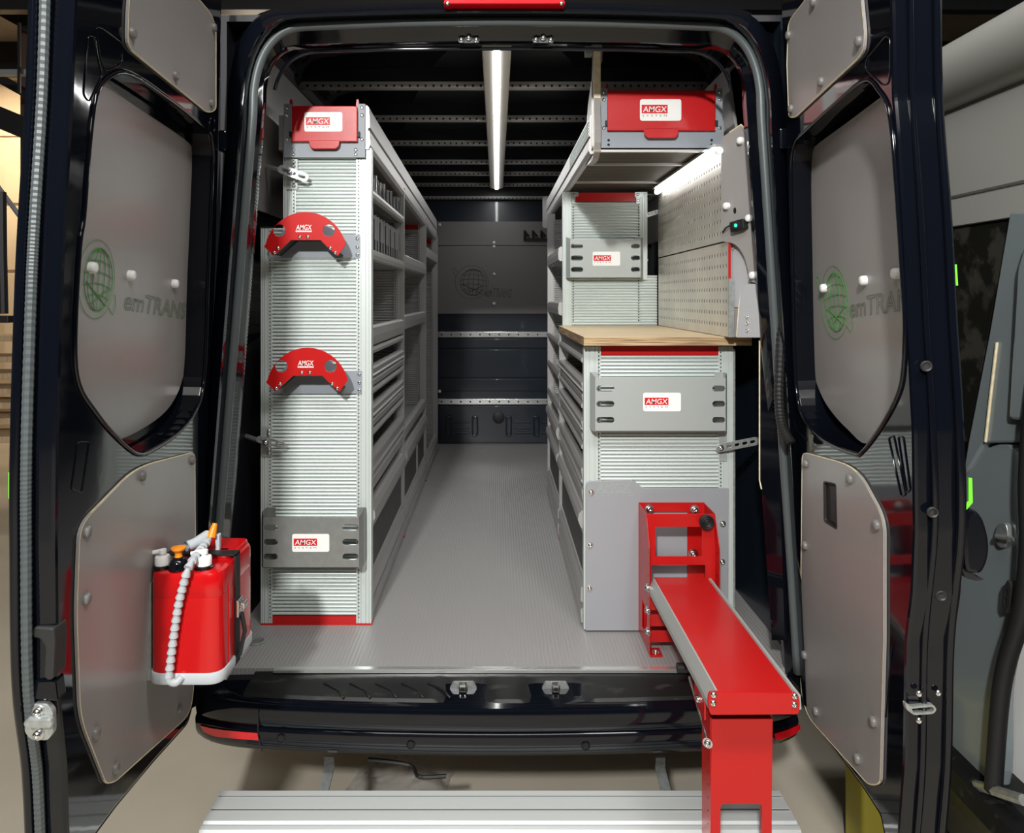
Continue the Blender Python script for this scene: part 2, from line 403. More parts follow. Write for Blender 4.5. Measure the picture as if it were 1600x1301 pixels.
# the grey van parked alongside
S = Frame((1.35, 0, 0), (0, -1, 0), (0, 0, 1), (-1, 0, 0))
gv = thing('parked_van', (1.9, 3.0, GZ), 'grey van parked close on the right with its side door open', 'van')
aw = [(1.366+.102*math.cos(a), .655+.098*math.sin(a)) for a in [math.pi*(.42+1.16*k/16) for k in range(17)]]
O('roof_rail', extr(aw+[(2.2, .565), (2.2, .80), (1.6, .79)], .95, 5.2), 'grey_van_pale', gv, smooth=.7)
O('upper_side', extr([(1.35, .58), (1.35, .302), (1.361, .296), (1.361, .290), (1.352, .286), (1.352, .212), (1.42, .20), (2.2, .20), (2.2, .58)], .95, 5.2), 'grey_van_pale', gv)
O('window_glass', S.plate([(1486, 344), (1577, 333), (1560, 430), (1512, 690), (1490, 690)], [], -.03, -.012), 'van_glass', gv)
O('pillar', S.plate(rnd([(1577, 331), (1640, 329), (2300, 232), (2300, 824), (1640, 690), (1537, 692), (1512, 735), (1504, 742), (1512, 690), (1545, 520)], 6, 3), [], -.05, .0, .006), 'grey_van', gv)
O('pillar_ridge', S.plate(rnd([(1588, 420), (1600, 380), (2250, 290), (2250, 770), (1640, 660), (1575, 655)], 8), [], 0, .022, .008), 'grey_van', gv)
O('edge_trim', tube([S.hit(1558, 535, .004), S.hit(1549, 610, .004), S.hit(1540, 690, .004)], .004, 6), 'ply_edge', gv)
O('door_jamb', S.plate(catm([(1504, 742), (1540, 700), (1585, 700), (1588, 790), (1592, 860), (1584, 960), (1570, 1010), (1558, 1080), (1552, 1225), (1500, 1222), (1470, 1000)], 5), [], -.06, -.01, .008), 'grey_van', gv)
sk = O('striker', S.plate(catm([(1555, 830), (1560, 818), (1570, 818), (1574, 832), (1572, 850), (1562, 855), (1554, 842)], 4), [], -.01, .006, .002), 'galv', gv)
O('striker_loop', tube([S.hit(1556, 838, .006), S.hit(1558, 838, .022), S.hit(1584, 842, .022), S.hit(1584, 842, 0)], .005, 8), 'galv', sk)
O('door_seal', tube(catm([S.hit(x, y, .015) for x, y in ((1625, 560), (1612, 660), (1606, 760), (1608, 850), (1598, 950), (1574, 1030), (1562, 1100), (1552, 1235))], 5, False), .022, 10), 'rubber', gv, smooth=True)
O('connector', S.plate(rnd([(1567, 920), (1574, 905), (1579, 915), (1577, 945), (1570, 958), (1565, 948)], 3), [rnd([(1570, 922), (1574, 920), (1573, 930), (1569, 931)], 1), rnd([(1569, 935), (1573, 934), (1572, 944), (1568, 945)], 1)], 0, .02), 'dark_plastic', gv)
O('cabin_side', box(1.62, 1.66, 1.0, 5.0, -1.33, .20), 'brown_steel', gv)
O('cabin_strip', S.plate([(1588, 960), (1640, 900), (1640, 1200), (1592, 1240), (1573, 1220)], [], -.12, -.10), 'white', gv)
O('sill', extr([(1.30, GZ+.36), (1.31, GZ+.41), (1.36, GZ+.43), (1.66, GZ+.43), (1.66, GZ+.30), (1.32, GZ+.30)], 1.0, 5.0), 'scuffed_plastic', gv)
O('sill_lower', extr([(1.32, GZ+.30), (1.36, GZ+.16), (1.66, GZ+.16), (1.66, GZ+.30)], 1.0, 5.0), 'rubber', gv)
O('slide_rail', tube([S.hit(1503, 1222, .01), S.hit(1545, 1232, .02), S.hit(1600, 1250, .02)], .014, 8), 'galv', gv)

# ------------------------------------------------------------------ the black van
van = thing('van', (.02, 2.1, GZ), 'black high-roof van seen from behind with both rear doors wide open', 'van')
def oloop(xlb, xlt, xrt, xrb, yt, yb, rx, ry, sag, Y):
    """open path of an arched opening, bottom left over the top to bottom right (pixels at depth Y)"""
    cx = (xlt+xrt)/2; hw = (xrt-xlt)/2
    top = lambda x: yt+sag*((x-cx)/hw)**2
    yl = top(xlt+rx)+ry; yr = top(xrt-rx)+ry; P = []
    for k in range(12): t = k/12; P.append((xlb+(xlt-xlb)*t, yb+(yl-yb)*t))
    for k in range(10):
        a = math.pi/2*k/10; P.append((xlt+rx-rx*math.cos(a)**.8, yl-(yl-top(xlt+rx))*math.sin(a)**.8))
    for k in range(16): x = xlt+rx+(xrt-xlt-2*rx)*k/16; P.append((x, top(x)))
    for k in range(10):
        a = math.pi/2*(1-k/10); P.append((xrt-rx+rx*math.cos(a)**.8, yr-(yr-top(xrt-rx))*math.sin(a)**.8))
    for k in range(13): t = k/12; P.append((xrt+(xrb-xrt)*t, yr+(yb-yr)*t))
    return [W(x, y, Y) for x, y in P]
def bridge(loops):
    n = len(loops[0]); V = [p for l in loops for p in l]; Fc = []
    for j in range(len(loops)-1):
        for i in range(n-1): Fc.append((j*n+i, j*n+i+1, (j+1)*n+i+1, (j+1)*n+i))
    return V, Fc
def deeper(l, Y): return [Vector((p.x, Y, p.z)) for p in l]
l_out = oloop(290, 354, 1226, 1272, 3, 1110, 95, 190, 16, 2.06)
l_rim = oloop(296, 360, 1218, 1268, 8, 1108, 95, 185, 15, 2.02)
l_rim2 = oloop(304, 374, 1206, 1260, 18, 1104, 90, 175, 14, 2.00)
l_in0 = oloop(312, 384, 1198, 1255, 25, 1100, 90, 165, 12, 2.03)
l_sl = oloop(320, 390, 1193, 1250, 29, 1075, 95, 150, 11, 2.07)
l_in = oloop(341, 410, 1166, 1229, 64, 1052, 62, 85, 8, 2.11)
l_in2 = oloop(345, 416, 1160, 1224, 71, 1052, 60, 85, 8, 2.14)
l_in3 = oloop(341, 412, 1164, 1228, 66, 1052, 62, 87, 8, 2.19)
l_back = [Vector((p.x*1.15, 2.33, max(p.z*1.13, FZ-.02) if p.z > 0 else max(p.z, FZ-.02))) for p in l_out]
O('rear_frame', bridge([l_out, l_rim, l_rim2, l_in0, l_sl, l_in, l_in2, l_in3, l_back]), 'black_paint', van, smooth=.6)
O('body_shell', bridge([l_out, [Vector((p.x*1.04+.001, 2.4, p.z*1.03 if p.z > 0 else p.z)) for p in l_out], [Vector((p.x*1.10, 5.7, p.z*1.06 if p.z > 0 else p.z)) for p in l_out]]), 'black_paint', van, smooth=.6)
O('weather_seal', tube(catm([p+Vector((0, -.012, 0)) for p in oloop(326, 397, 1187, 1244, 37, 1048, 92, 140, 11, 2.065)], 2, False), .0125, 10), 'seal_rubber', van, smooth=True)
O('lintel_ridge', tube([p for p in oloop(350, 426, 1146, 1214, 76, 1000, 80, 100, 6, 2.145)][14:-14], .006, 8), 'black_paint', van, smooth=True)
# inside of the cargo bay
XL, XR, YB = -.86, .905, 5.39
vf = O('cargo_floor', box(XL, XR, 2.125, YB, FZ-.03, FZ), 'van_floor', van)
O('side_wall', join(box(XL-.02, XL, 2.27, YB, FZ, .90)), 'interior_black', van)
O('side_wall', join(box(XR, XR+.02, 2.27, YB, FZ, .90)), 'navy_paint', van)
for y in (2.75, 3.35, 3.95, 4.55):
    O('wall_rib', box(XR-.04, XR, y-.05, y+.05, FZ, .8), 'navy_paint', van, bevel=.012)
O('roof_panel', box(XL, XR, 2.27, YB, .88, .90), 'interior_black', van)
for y, z in ((2.73, .80), (3.23, .80), (3.74, .80), (4.26, .80), (4.66, .80), (5.12, .80), (5.33, .735)):
    r = O('roof_rib', extr([(y-.020, z+.022), (y-.020, z+.004), (y-.014, z), (y+.020, z), (y+.020, z+.022)], XL+.06, XR-.06, 'x'), 'rib_paint', van)
    O('rib_web', box(XL+.06, XR-.06, y-.012, y+.02, z+.0225, .88), 'interior_black', r)
    tag(O('rib_hole', dots([(x*.03, y-.0206, z+.006) for x in range(-24, 27)], (0, -1, 0), .0055), 'hole_dark', r), kind='stuff')
# side linings (film-faced plywood)
O('upper_lining', extr([(XL+.035, .30), (XL+.045, .30), (XL+.115, .78), (XL+.105, .78)], 2.30, 5.3), 'film_ply', van)
O('upper_lining', extr([(XR-.045, .30), (XR-.055, .30), (XR-.125, .78), (XR-.115, .78)], 2.42, 5.3), 'film_ply', van)
# bulkhead
B = front(YB)
bh = O('bulkhead', B.plate([(500, 300), (1000, 300), (1000, 693.5), (500, 693.5)], [], -.03, 0), 'navy_paint', van)
bp1 = O('bulkhead_panel', B.plate([(560, 384), (960, 384), (960, 490), (560, 490)], [], 0, .012), 'film_ply_dark', van)
O('bulkhead_panel', B.plate([(560, 346), (960, 346), (960, 383), (560, 383)], [], 0, .012), 'film_ply_dark', van)
for y0, y1 in ((518, 527), (623, 632)):
    r = O('lashing_rail', B.plate([(560, y0), (960, y0), (960, y1), (560, y1)], [], 0, .02, .004), 'alu_bright', van)
    tag(O('rail_hole', dots([W(x, (y0+y1)/2, YB-.0205) for x in range(660, 900, 15)], (0, -1, 0), .007), 'hole_dark', r), kind='stuff')
for y0, y1 in ((529, 544), (546, 590), (592, 611), (634, 692)):
    O('bulkhead_swage', B.plate(rnd([(562, y0), (958, y0), (958, y1), (562, y1)], 4), [], 0, .012, .005), 'navy_paint', bh)
for x in (701, 742, 795, 838):
    O('lashing_recess', B.plate(rnd([(x-5, 650), (x+5, 650), (x+5, 682), (x-5, 682)], 5), [rnd([(x-2.6, 653), (x+2.6, 653), (x+2.6, 679), (x-2.6, 679)], 2)], .012, .034, .005), 'navy_paint', bh)
for x0, x1 in ((709, 734), (803, 830), (846, 870)):
    for y in (660, 669, 677):
        O('louvre', B.plate(rnd([(x0, y-2), (x1, y-2), (x1, y+1), (x0, y+1)], 1.5), [], .012, .022, .004), 'navy_paint', bh)
O('rubber_grommet', xf(lathe([(.046, 0), (.046, .01), (.03, .016), (.0001, .016)], 20), B.m(779, 652, .012)), 'rubber', bh, smooth=.7)
for x, y in ((772, 379), (772, 385), (772, 428), (772, 474), (687, 351), (687, 611)):
    inst('pin', PINW, B.m(x, y, .012), bp1)
hk = O('coat_hook_strip', B.plate(rnd([(818, 372), (860, 372), (860, 376), (818, 376)], 1), [], .012, .03), 'rubber', van)
for x in (823, 836, 849):
    O('hook', tube([W(x-3, 374, YB-.03), W(x-3, 361, YB-.035), W(x+2, 368, YB-.07)], .010, 6), 'rubber', hk)
# sill strip and lintel fittings
O('sill_strip', extr([(2.110, FZ-.006), (2.110, FZ+.001), (2.113, FZ+.003), (2.130, FZ+.003), (2.130, FZ-.006)], W(425, 0, 2.1).x, W(1178, 0, 2.1).x, 'x'), 'alu_bright', van)
for px in (733, 848):
    c = W(px, 66, 2.125)
    s = O('door_catch', extr(rnd([(c.x-.032, c.z-.011), (c.x+.032, c.z-.011), (c.x+.026, c.z+.006), (c.x+.012, c.z+.018), (c.x-.012, c.z+.018), (c.x-.026, c.z+.006)], .006), 2.10, 2.125), 'black_paint', van)
    for dx, dz in ((-.022, -.002), (0, .004), (.022, -.002)):
        inst('bolt', BOLT, axis_m((c.x+dx, 2.10, c.z+dz), (0, -1, .25)), s)
# third brake light
bl = O('brake_light', extr(rnd([(W(693, 0, 2.0).x, .815), (W(700, 0, 2.0).x, .85), (W(874, 0, 2.0).x, .85), (W(883, 0, 2.0).x, .815)], .006), 1.975, 2.06), 'red_lens', van, bevel=.003)
for k in range(8):
    O('lens_cell', xf(lathe([(.0075, 0), (.006, .002), (.0001, .003)], 10), axis_m((-.115+k*.036, 1.975, .832), (0, -1, 0))), 'red_lens', bl)
for px in (699, 877): inst('screw', SCREW, axis_m(W(px, 5, 1.974), (0, -1, 0)), bl)

# bumper: a section swept across the van, drawn back at both ends
def sweep_x(sec, xs, yf, zf=None):
    V, Fc = [], []; n = len(sec)
    for x in xs:
        for y, z in sec: V.append((x, yf(x, y, z), z if zf is None else zf(x, y, z)))
    for i in range(len(xs)-1):
        for k in range(n-1): Fc.append((i*n+k, i*n+k+1, (i+1)*n+k+1, (i+1)*n+k))
    Fc += [tuple(range(n)), tuple(range((len(xs)-1)*n, len(xs)*n))]
    return V, Fc
def ybow(x, y, z):
    s = abs(x-.004)/.865; return y+.045*s*s+(.045*s**14 if z < -1.125 else .03*s**14)
xs = [-.873+.02905*k for k in range(61)]
O('bumper', sweep_x([(2.16, -1.118), (2.02, -1.128), (1.985, -1.132), (1.968, -1.142), (1.962, -1.160), (1.966, -1.190), (1.972, -1.207), (1.964, -1.212), (1.962, -1.220), (1.966, -1.250), (1.980, -1.272), (2.01, -1.284), (2.2, -1.286)], xs, ybow), 'black_paint', van, smooth=.5)
bs = [(-.70, 0), (-.25, 0), (-.17, 0), (-.13, -.022), (-.05, -.022), (0, 0), (.07, 0), (.11, -.022), (.23, -.022), (.27, 0), (.62, 0)]
def padz(x):
    for (a, za), (b, zb) in zip(bs, bs[1:]):
        if a <= x <= b: return za+(zb-za)*(x-a)/(b-a)
    return 0
xp = sorted(set([round(-.72+.02*k, 3) for k in range(73)]))
O('bumper_step_pad', sweep_x([(2.14, -1.117), (2.118, -1.112), (2.09, -1.114), (2.07, -1.118), (2.02, -1.1195), (1.995, -1.124), (1.985, -1.136)], xp, lambda x, y, z: ybow(x, y, -1), lambda x, y, z: z+(padz(x)*.55 if 1.99 < y < 2.08 else 0)), 'scuffed_plastic', van, smooth=.4)
for k in range(5):
    x = -.50+.075*k
    O('pad_rib', tube([(x, 2.065, -1.119), (x+.05, 2.03, -1.1205), (x+.07, 2.0, -1.123)], .004, 6), 'scuffed_plastic', van, smooth=True)
for px in (724, 868):
    c = W(px, 1070, 2.055)
    l = O('latch_striker', extr(rnd([(c.x-.040, c.z-.010), (c.x+.040, c.z-.010), (c.x+.030, c.z+.010), (c.x-.030, c.z+.010)], .005), 2.052, 2.060), 'galv', van)
    O('loop', join(box(c.x-.012, c.x+.010, 2.030, 2.052, c.z-.008, c.z+.012)), 'screw_steel', l, bevel=.003)
    O('slot', box(c.x-.006, c.x+.004, 2.0285, 2.030, c.z-.004, c.z+.006), 'hole_dark', l)
for top, bot in (([(312, 1133), (330, 1137.5), (360, 1141.5), (402, 1145)], [(318, 1143), (335, 1150), (360, 1153), (404, 1156.5)]), ([(1210, 1146), (1230, 1140), (1246, 1133), (1250, 1131)], [(1212, 1156), (1230, 1152), (1243, 1146), (1251, 1138)])):
    T_, B_ = catm([Vector((*p, 0)) for p in top], 5, False), catm([Vector((*p, 0)) for p in bot], 5, False); V = []; n = len(T_)
    for d in (-.0035, .02):
        for L_ in (T_, B_):
            for p in L_:
                y = 2.0
                for _ in range(3): y = ybow(W(p.x, p.y, y).x, 1.961, -1.2)+d
                V.append(W(p.x, p.y, y))
    Fc = [(k, k+1, n+k+1, n+k) for k in range(n-1)]+[(k, k+1, 2*n+k+1, 2*n+k) for k in range(n-1)]+[(n+k, n+k+1, 3*n+k+1, 3*n+k) for k in range(n-1)]
    O('reflector', (V, Fc), 'red_lens', van)
for px, py in ((439, 1153), (642, 1163), (915, 1165)):
    p = W(px, py, 1.97); y = ybow(p.x, 1.963, -1.23)-.001
    O('parking_sensor', xf(lathe([(.0125, -.01), (.0125, .0012), (.0110, .0018), (.0098, .0002), (.0085, .0002), (.0080, .0012), (.0001, .0012)], 20), axis_m(W(px, py, y), (0, -1, 0))), 'black_paint', van, smooth=.7)
O('bumper_seam', tube([W(403, 1110, ybow(W(403, 0, 1.97).x, 1.961, -1.2)), W(403, 1150, ybow(W(403, 0, 1.97).x, 1.963, -1.2)), W(410, 1174, ybow(W(405, 0, 1.97).x, 1.967, -1.2))], .0018, 5), 'rubber', van)
O('tow_hose', tube(catm([W(575, 1186, 2.2), W(640, 1195, 2.2), W(655, 1213, 2.15), W(697, 1212, 2.15)], 5, False), .006, 6), 'rubber', van)
# corrugated conduit from the body to the right door
cv = [W(x, y, Y) for x, y, Y in ((1222, 500, 2.05), (1219, 560, 2.02), (1217, 620, 2.0), (1222, 665, 1.98), (1236, 692, 1.95))]
cp = catm(cv, 16, False)
O('wiring_conduit', tube(cp, [.012+(.0022 if k % 2 else 0) for k in range(len(cp))], 10), 'rubber', van)

# ------------------------------------------------------------------ rear doors
def door_frame(a, b, k, inward):
    n = Vector((1, b, -k)).normalized()*inward; P = Vector((a, 2.02, 0))
    e2 = (Vector((0, 0, 1))-n*n.z).normalized(); e1 = Vector((b and -b, 1, 0)); e1 = (e1-n*e1.dot(n)).normalized()*(1 if inward > 0 else -1)
    e2 = (e2-e1*e2.dot(e1)).normalized()
    return Frame(P, e1, e2, n)
DL = door_frame(-.80, .10, .04, 1); DR = door_frame(.833, -.10, -.04, -1)
def door(fr, outline, rim, wpanel, upanel, lpanel, pins, wpins, thick, cut=None, fold=None):
    d = O('rear_door', fr.plate(outline, [rim], -thick, 0, .007), 'black_paint', van)
    O('outer_skin', fr.plate(rnd(outline, 4, 2), [], -thick-.008, -thick-.001), 'black_paint', d)
    O('window_panel', fr.plate(wpanel, [], -.068, -.056), 'film_ply', d)
    O('upper_panel', fr.plate(upanel, [], .0005, .0055, .0006), 'film_ply', d)
    O('upper_panel_edge', loop_tube([fr.hit(x, y, .004) for x, y in upanel], .0020, 6), 'ply_edge', d)
    O('lower_panel', fr.plate(lpanel, [cut] if cut else [], .0005, .0055, .0006), 'film_ply', d)
    O('lower_panel_edge', loop_tube([fr.hit(x, y, .004) for x, y in lpanel], .0020, 6), 'ply_edge', d)
    O('window_rim_lip', loop_tube([fr.hit(x, y, .001) for x, y in rim], .0045, 6), 'black_paint', d, smooth=True)
    for x, y in pins: inst('pin', PIN, fr.m(x, y, .0055), d)
    for x, y in wpins: inst('pin', PINW, fr.m(x, y, -.056), d)
    return d
def logo(fr, off, parent, cx, cy, ry, t0, t1, th, m_, lw=.0007, word='emTRANS', arcs=True):
    """engraved globe with orbit and the outlined word beside it"""
    c = fr.hit(cx, cy, off); r = ry*c.y/F
    a, b = fr.hit(*t0, off), fr.hit(*t1, off); ex = (b-a).normalized(); ez = (fr.e2-ex*fr.e2.dot(ex)).normalized()
    P = lambda u, v: c+ex*u+ez*v
    def ln(pts, k=1): return tube([P(u, v) for u, v in pts], lw*k, 4, False)
    G = []; rg = r*.80
    for s in (-.75, -.4, 0, .4, .75):
        G.append(ln([(rg*(s*math.cos(t)+.12), rg*math.sin(t)) for t in [math.pi*(-.5+k/14) for k in range(15)]]))
    for v in (-.6, -.25, .12, .48, .78):
        h = math.sqrt(1-v*v)
        G.append(ln([(rg*(.12+h*x), rg*(v+.12*(1-x*x))) for x in [-1+k/6 for k in range(13)]]))
    G.append(ln([(rg*(.12+math.cos(t)*.98), rg*math.sin(t)) for t in [2*math.pi*k/28 for k in range(29)]]))
    G.append(ln([(rg*-.7, rg*-.15), (rg*.75, rg*-.8)], 1.5)); G.append(ln([(rg*-.2, rg*-.75), (rg*.8, rg*-.25)], 1.5))
    g = O('globe_logo', join(*G), m_, parent)
    if arcs:
        O('globe_orbit', join(ln([(r*math.cos(t), r*math.sin(t)) for t in [2*math.pi*k/36 for k in range(37)]], .7),
          ln([(-r*.95, r*.25), (-r*1.25, r*.75), (-r*1.1, r*.85), (-r*.92, r*.6)], .8), ln([(r*.75, -r*.65), (r*1.05, -r*.85), (r*1.2, -r*.6), (r*1.1, -r*.3)], .8)), m_, g)
    if word:
        L = (b-a).length; H = th*a.y/F
        tg = text_geo(word, 1, outline=lw/H*1.1, bold=0, shear=.15)
        O('word_outline', ([a+ex*(u*L)+ez*((v-1)*H)+fr.n*(q*H*.2) for u, v, q in tg[0]], tg[1]), 'word_line' if m_ == 'green_line' else m_, g)
    return g
logo(B, .0125, bp1, 737, 441, 26, (758, 449), (800, 451), 14, 'engrave_dark', lw=.0016)
# left door
lo_out = [(120, -60), (118, 0), (112, 150), (101, 340), (95, 470), (88, 700), (87, 850), (89, 1065), (102, 1200), (107, 1345), (130, 1330), (180, 1262), (240, 1190), (294, 1130), (302, 1100), (312, 1000), (320, 860), (325, 690), (329, 586), (336, 420), (340, 262), (342, 150), (346, 0), (346, -60)]
lo_rim = catm([(150, 150), (173, 119), (204, 116), (260, 152), (312, 194), (332, 222), (330, 330), (325, 450), (321, 570), (311, 630), (284, 671), (242, 700), (214, 708), (181, 682), (150, 645), (123, 600), (117, 530), (124, 390), (131, 338), (139, 236)], 4)
lo_wp = catm([(120, 150), (160, 128), (200, 158), (289, 218), (300, 240), (306, 290), (304, 340), (298, 500), (290, 572), (273, 623), (242, 657), (185, 687), (150, 680), (100, 600), (90, 400), (100, 250)], 4)
lo_up = rnd([(206, -60), (199, 30), (199, 74), (324, 176), (337, 172), (337, 44), (330, 22), (260, -60)], [0, 20, 14, 10, 10, 20, 10, 0], 4)
lo_lp = rnd([(304, 706), (212, 730), (124, 820), (119, 960), (125, 1122), (165, 1224), (180, 1220), (296, 1116), (302, 1080), (305, 850)], [10, 30, 26, 30, 30, 14, 14, 22, 20, 10], 5)
dl = door(DL, rnd(lo_out, 8, 3), lo_rim, lo_wp, lo_up, lo_lp,
          [(205, 52), (273, 118), (329, 161), (333, 43), (221, 743), (299, 719), (134, 830), (133, 935), (148, 1145), (179, 1200), (279, 1106)], [(140, 418), (201, 430), (270, 443)], .062)
tag(dl, 'left rear door with grey panels')
logo(DL, -.0545, dl, 152, 436, 62, (196, 453), (291, 474), 31, 'green_line')
# right door
ro_out = [(1221, -60), (1221, 34), (1225, 105), (1227, 183), (1231, 330), (1234, 526), (1237, 697), (1240, 850), (1246, 1000), (1248, 1095), (1276, 1132), (1347, 1228), (1376, 1273), (1390, 1345), (1402, 1345), (1408, 1261), (1413, 1196), (1416, 1000), (1425, 930), (1429, 830), (1427, 670), (1417, 500), (1409, 340), (1401, 209), (1396, 150), (1393, 0), (1393, -60)]
ro_rim = catm([(1351, 126), (1372, 140), (1391, 183), (1403, 320), (1409, 415), (1414, 501), (1412, 572), (1404, 615), (1378, 665), (1348, 705), (1334, 708), (1288, 688), (1256, 654), (1244, 609), (1240, 540), (1237, 400), (1235, 270), (1241, 226), (1258, 206), (1305, 163)], 4)
ro_wp = catm([(1395, 138), (1380, 149), (1320, 194), (1272, 230), (1262, 252), (1260, 337), (1264, 472), (1271, 572), (1280, 609), (1297, 640), (1325, 671), (1356, 693), (1400, 660), (1430, 560), (1430, 300), (1415, 170)], 4)
ro_up = rnd([(1262, -60), (1262, -4), (1232, 34), (1230, 100), (1233, 183), (1243, 183), (1349, 84), (1352, 55), (1341, -60)], [0, 12, 12, 5, 7, 8, 12, 12, 0], 4)
ro_lp = rnd([(1254, 706), (1338, 729), (1382, 810), (1382, 1000), (1376, 1224), (1358, 1226), (1262, 1119), (1252, 1080), (1252, 900)], [10, 30, 26, 20, 14, 14, 24, 20, 10], 5)
cut = rnd([(1286, 751), (1306, 755), (1308, 828), (1287, 815)], 4, 3)
dr = door(DR, rnd(ro_out, 8, 3), ro_rim, ro_wp, ro_up, ro_lp,
          [(1272, 3), (1233, 55), (1343, 65), (1284, 128), (1237, 170), (1260, 724), (1329, 748), (1371, 820), (1259, 852), (1258, 1023), (1276, 1111), (1366, 1127), (1341, 1185)], [(1290, 450), (1353, 438), (1404, 427)], .09, cut)
tag(dr, 'right rear door with grey panels')
logo(DR, -.0545, dr, 1303, 472, 57, (1326, 467), (1436, 446), 29, 'green_line')
O('handle_recess', DR.plate(cut, [[(x*.86+1297*.14, y*.95+787*.05) for x, y in cut]], .0005, .0062), 'dark_plastic', dr)
O('handle_back', DR.plate(cut, [], .0002, .0008), 'hole_dark', dr)
O('inner_handle', DR.plate(rnd([(1297, 758), (1305, 760), (1306, 818), (1298, 812)], 3), [], .001, .005, .001), 'rubber', dr)
# pressed shapes in the inner sheets
def press(fr, d, pts, r=.003, closed=True):
    r *= .5
    P = [fr.hit(x, y, .001) for x, y in pts]
    O('pressed_edge', loop_tube(P, r, 6) if closed else tube(P, r, 6), 'black_paint', d, smooth=True)
press(DL, dl, rnd([(131, 148), (138, 56), (146, 56), (160, 118), (140, 160)], 6), .0022)
press(DL, dl, rnd([(150, 42), (160, 44), (192, 68), (190, 100), (166, 112), (158, 96)], 6), .0022)
press(DL, dl, rnd([(122, 690), (140, 690), (128, 770), (112, 764)], 4), .0016)
press(DL, dl, [(330, 180), (334, 178), (336, 198), (333, 216), (325, 204)], .002)
press(DR, dr, rnd([(1354, 92), (1384, 56), (1390, 60), (1391, 110), (1388, 130), (1380, 134), (1352, 108)], 6), .0028)
press(DR, dr, rnd([(1388, 684), (1396, 680), (1415, 772), (1408, 776)], 3), .0028)
press(DR, dr, rnd([(1403, 682), (1411, 682), (1422, 765), (1416, 770)], 3), .0028)
press(DR, dr, [(1240, 640), (1244, 672), (1262, 688)], .002, False)
press(DR, dr, [(1394, 1010), (1388, 1060), (1383, 1120)], .0028, False)
# door edges: seals, buffers, latch plates
def edge(fr, px_in, py, w): return fr.hit(px_in, py, 0)-fr.n*w
li = [(118, -50), (112, 150), (101, 340), (95, 470), (88, 700), (87, 850), (89, 1065), (102, 1200), (107, 1340)]
ri = [(1393, -50), (1396, 150), (1409, 340), (1417, 500), (1427, 670), (1430, 830), (1416, 1000), (1413, 1196), (1402, 1340)]
sp = catm([edge(DL, x, y, .040)+Vector((0, -.010, 0)) for x, y in li], 40, False)
O('edge_seal', tube(sp, [.0080+(.0007 if k % 2 else 0) for k in range(len(sp))], 8), 'seal_rubber', dl)
O('edge_trim', tube(catm([edge(DL, x, y, .060)+Vector((0, -.004, 0)) for x, y in li], 6, False), .009, 8), 'black_paint', dl, smooth=True)
O('edge_seal', tube(catm([edge(DR, x, y, .032)+Vector((0, -.004, 0)) for x, y in ri], 6, False), .006, 8), 'black_paint', dr, smooth=True)
O('edge_trim', tube(catm([edge(DR, x, y, .078)+Vector((0, -.004, 0)) for x, y in ri], 6, False), .008, 8), 'black_paint', dr, smooth=True)
PLUG = rmesh('rubber_plug', lathe([(.0105, 0), (.0105, .0025), (.0085, .0042), (.006, .003), (.0055, .0018), (.0001, .0018)], 18), 'dark_plastic')
def on_edge(fr, px, py, ref):
    # depth of the door's free edge at this height
    (x0, y0), (x1, y1) = [q for q in zip(ref, ref[1:]) if q[0][1] <= py <= q[1][1]][0]
    t = (py-y0)/(y1-y0); return fr.hit(x0+(x1-x0)*t, py, 0).y-.012
for px, py in ((1447, 572), (1457, 800), (1470, 930)):
    inst('rubber_plug', PLUG, axis_m(W(px, py, on_edge(DR, px, py, ri)), (-.15, -1, 0)), dr)
ye = on_edge(DL, 60, 1100, li)
fe = front(ye)
bu = O('door_buffer', fe.plate(rnd([(47, 985), (55, 979), (84, 981), (86, 1000), (83, 1060), (76, 1064), (68, 1058), (70, 1012), (62, 998), (50, 996)], 4), [], -.02, .016, .003), 'dark_plastic', dl)
O('buffer_seat', fe.plate(rnd([(40, 1064), (86, 1062), (90, 1096), (32, 1092)], 4), [], -.02, .006, .003), 'black_paint', dl)
sl = O('latch_plate', fe.plate(rnd([(44, 1100), (72, 1099), (82, 1110), (83, 1144), (74, 1157), (48, 1156), (38, 1144), (38, 1112)], 5), [], -.005, .006, .0015), 'galv', dl)
O('latch_bar', fe.plate(rnd([(34, 1131), (42, 1122), (78, 1122), (82, 1130), (78, 1139), (40, 1140)], 4), [], .006, .018, .004), 'galv', sl)
for px, py in ((60, 1111), (60, 1146)): screw(fe, px, py, .006, sl, BOLT, 'bolt')
for px, py in ((59, 965), (59, 1013), (67, 1025)): screw(fe, px, py, .0, dl)
fr_ = front(on_edge(DR, 1440, 1100, ri))
for px, py in ((1436, 1083), (1466, 1082), (1436, 1125)): screw(fr_, px, py, .004, dr)
O('latch_slot', fr_.plate(rnd([(1414, 1097), (1424, 1104), (1458, 1100), (1464, 1108), (1459, 1115), (1428, 1117), (1416, 1108)], 4), [rnd([(1424, 1107), (1457, 1104), (1460, 1108), (1457, 1112), (1428, 1114)], 3)], -.004, .005), 'galv', dr)
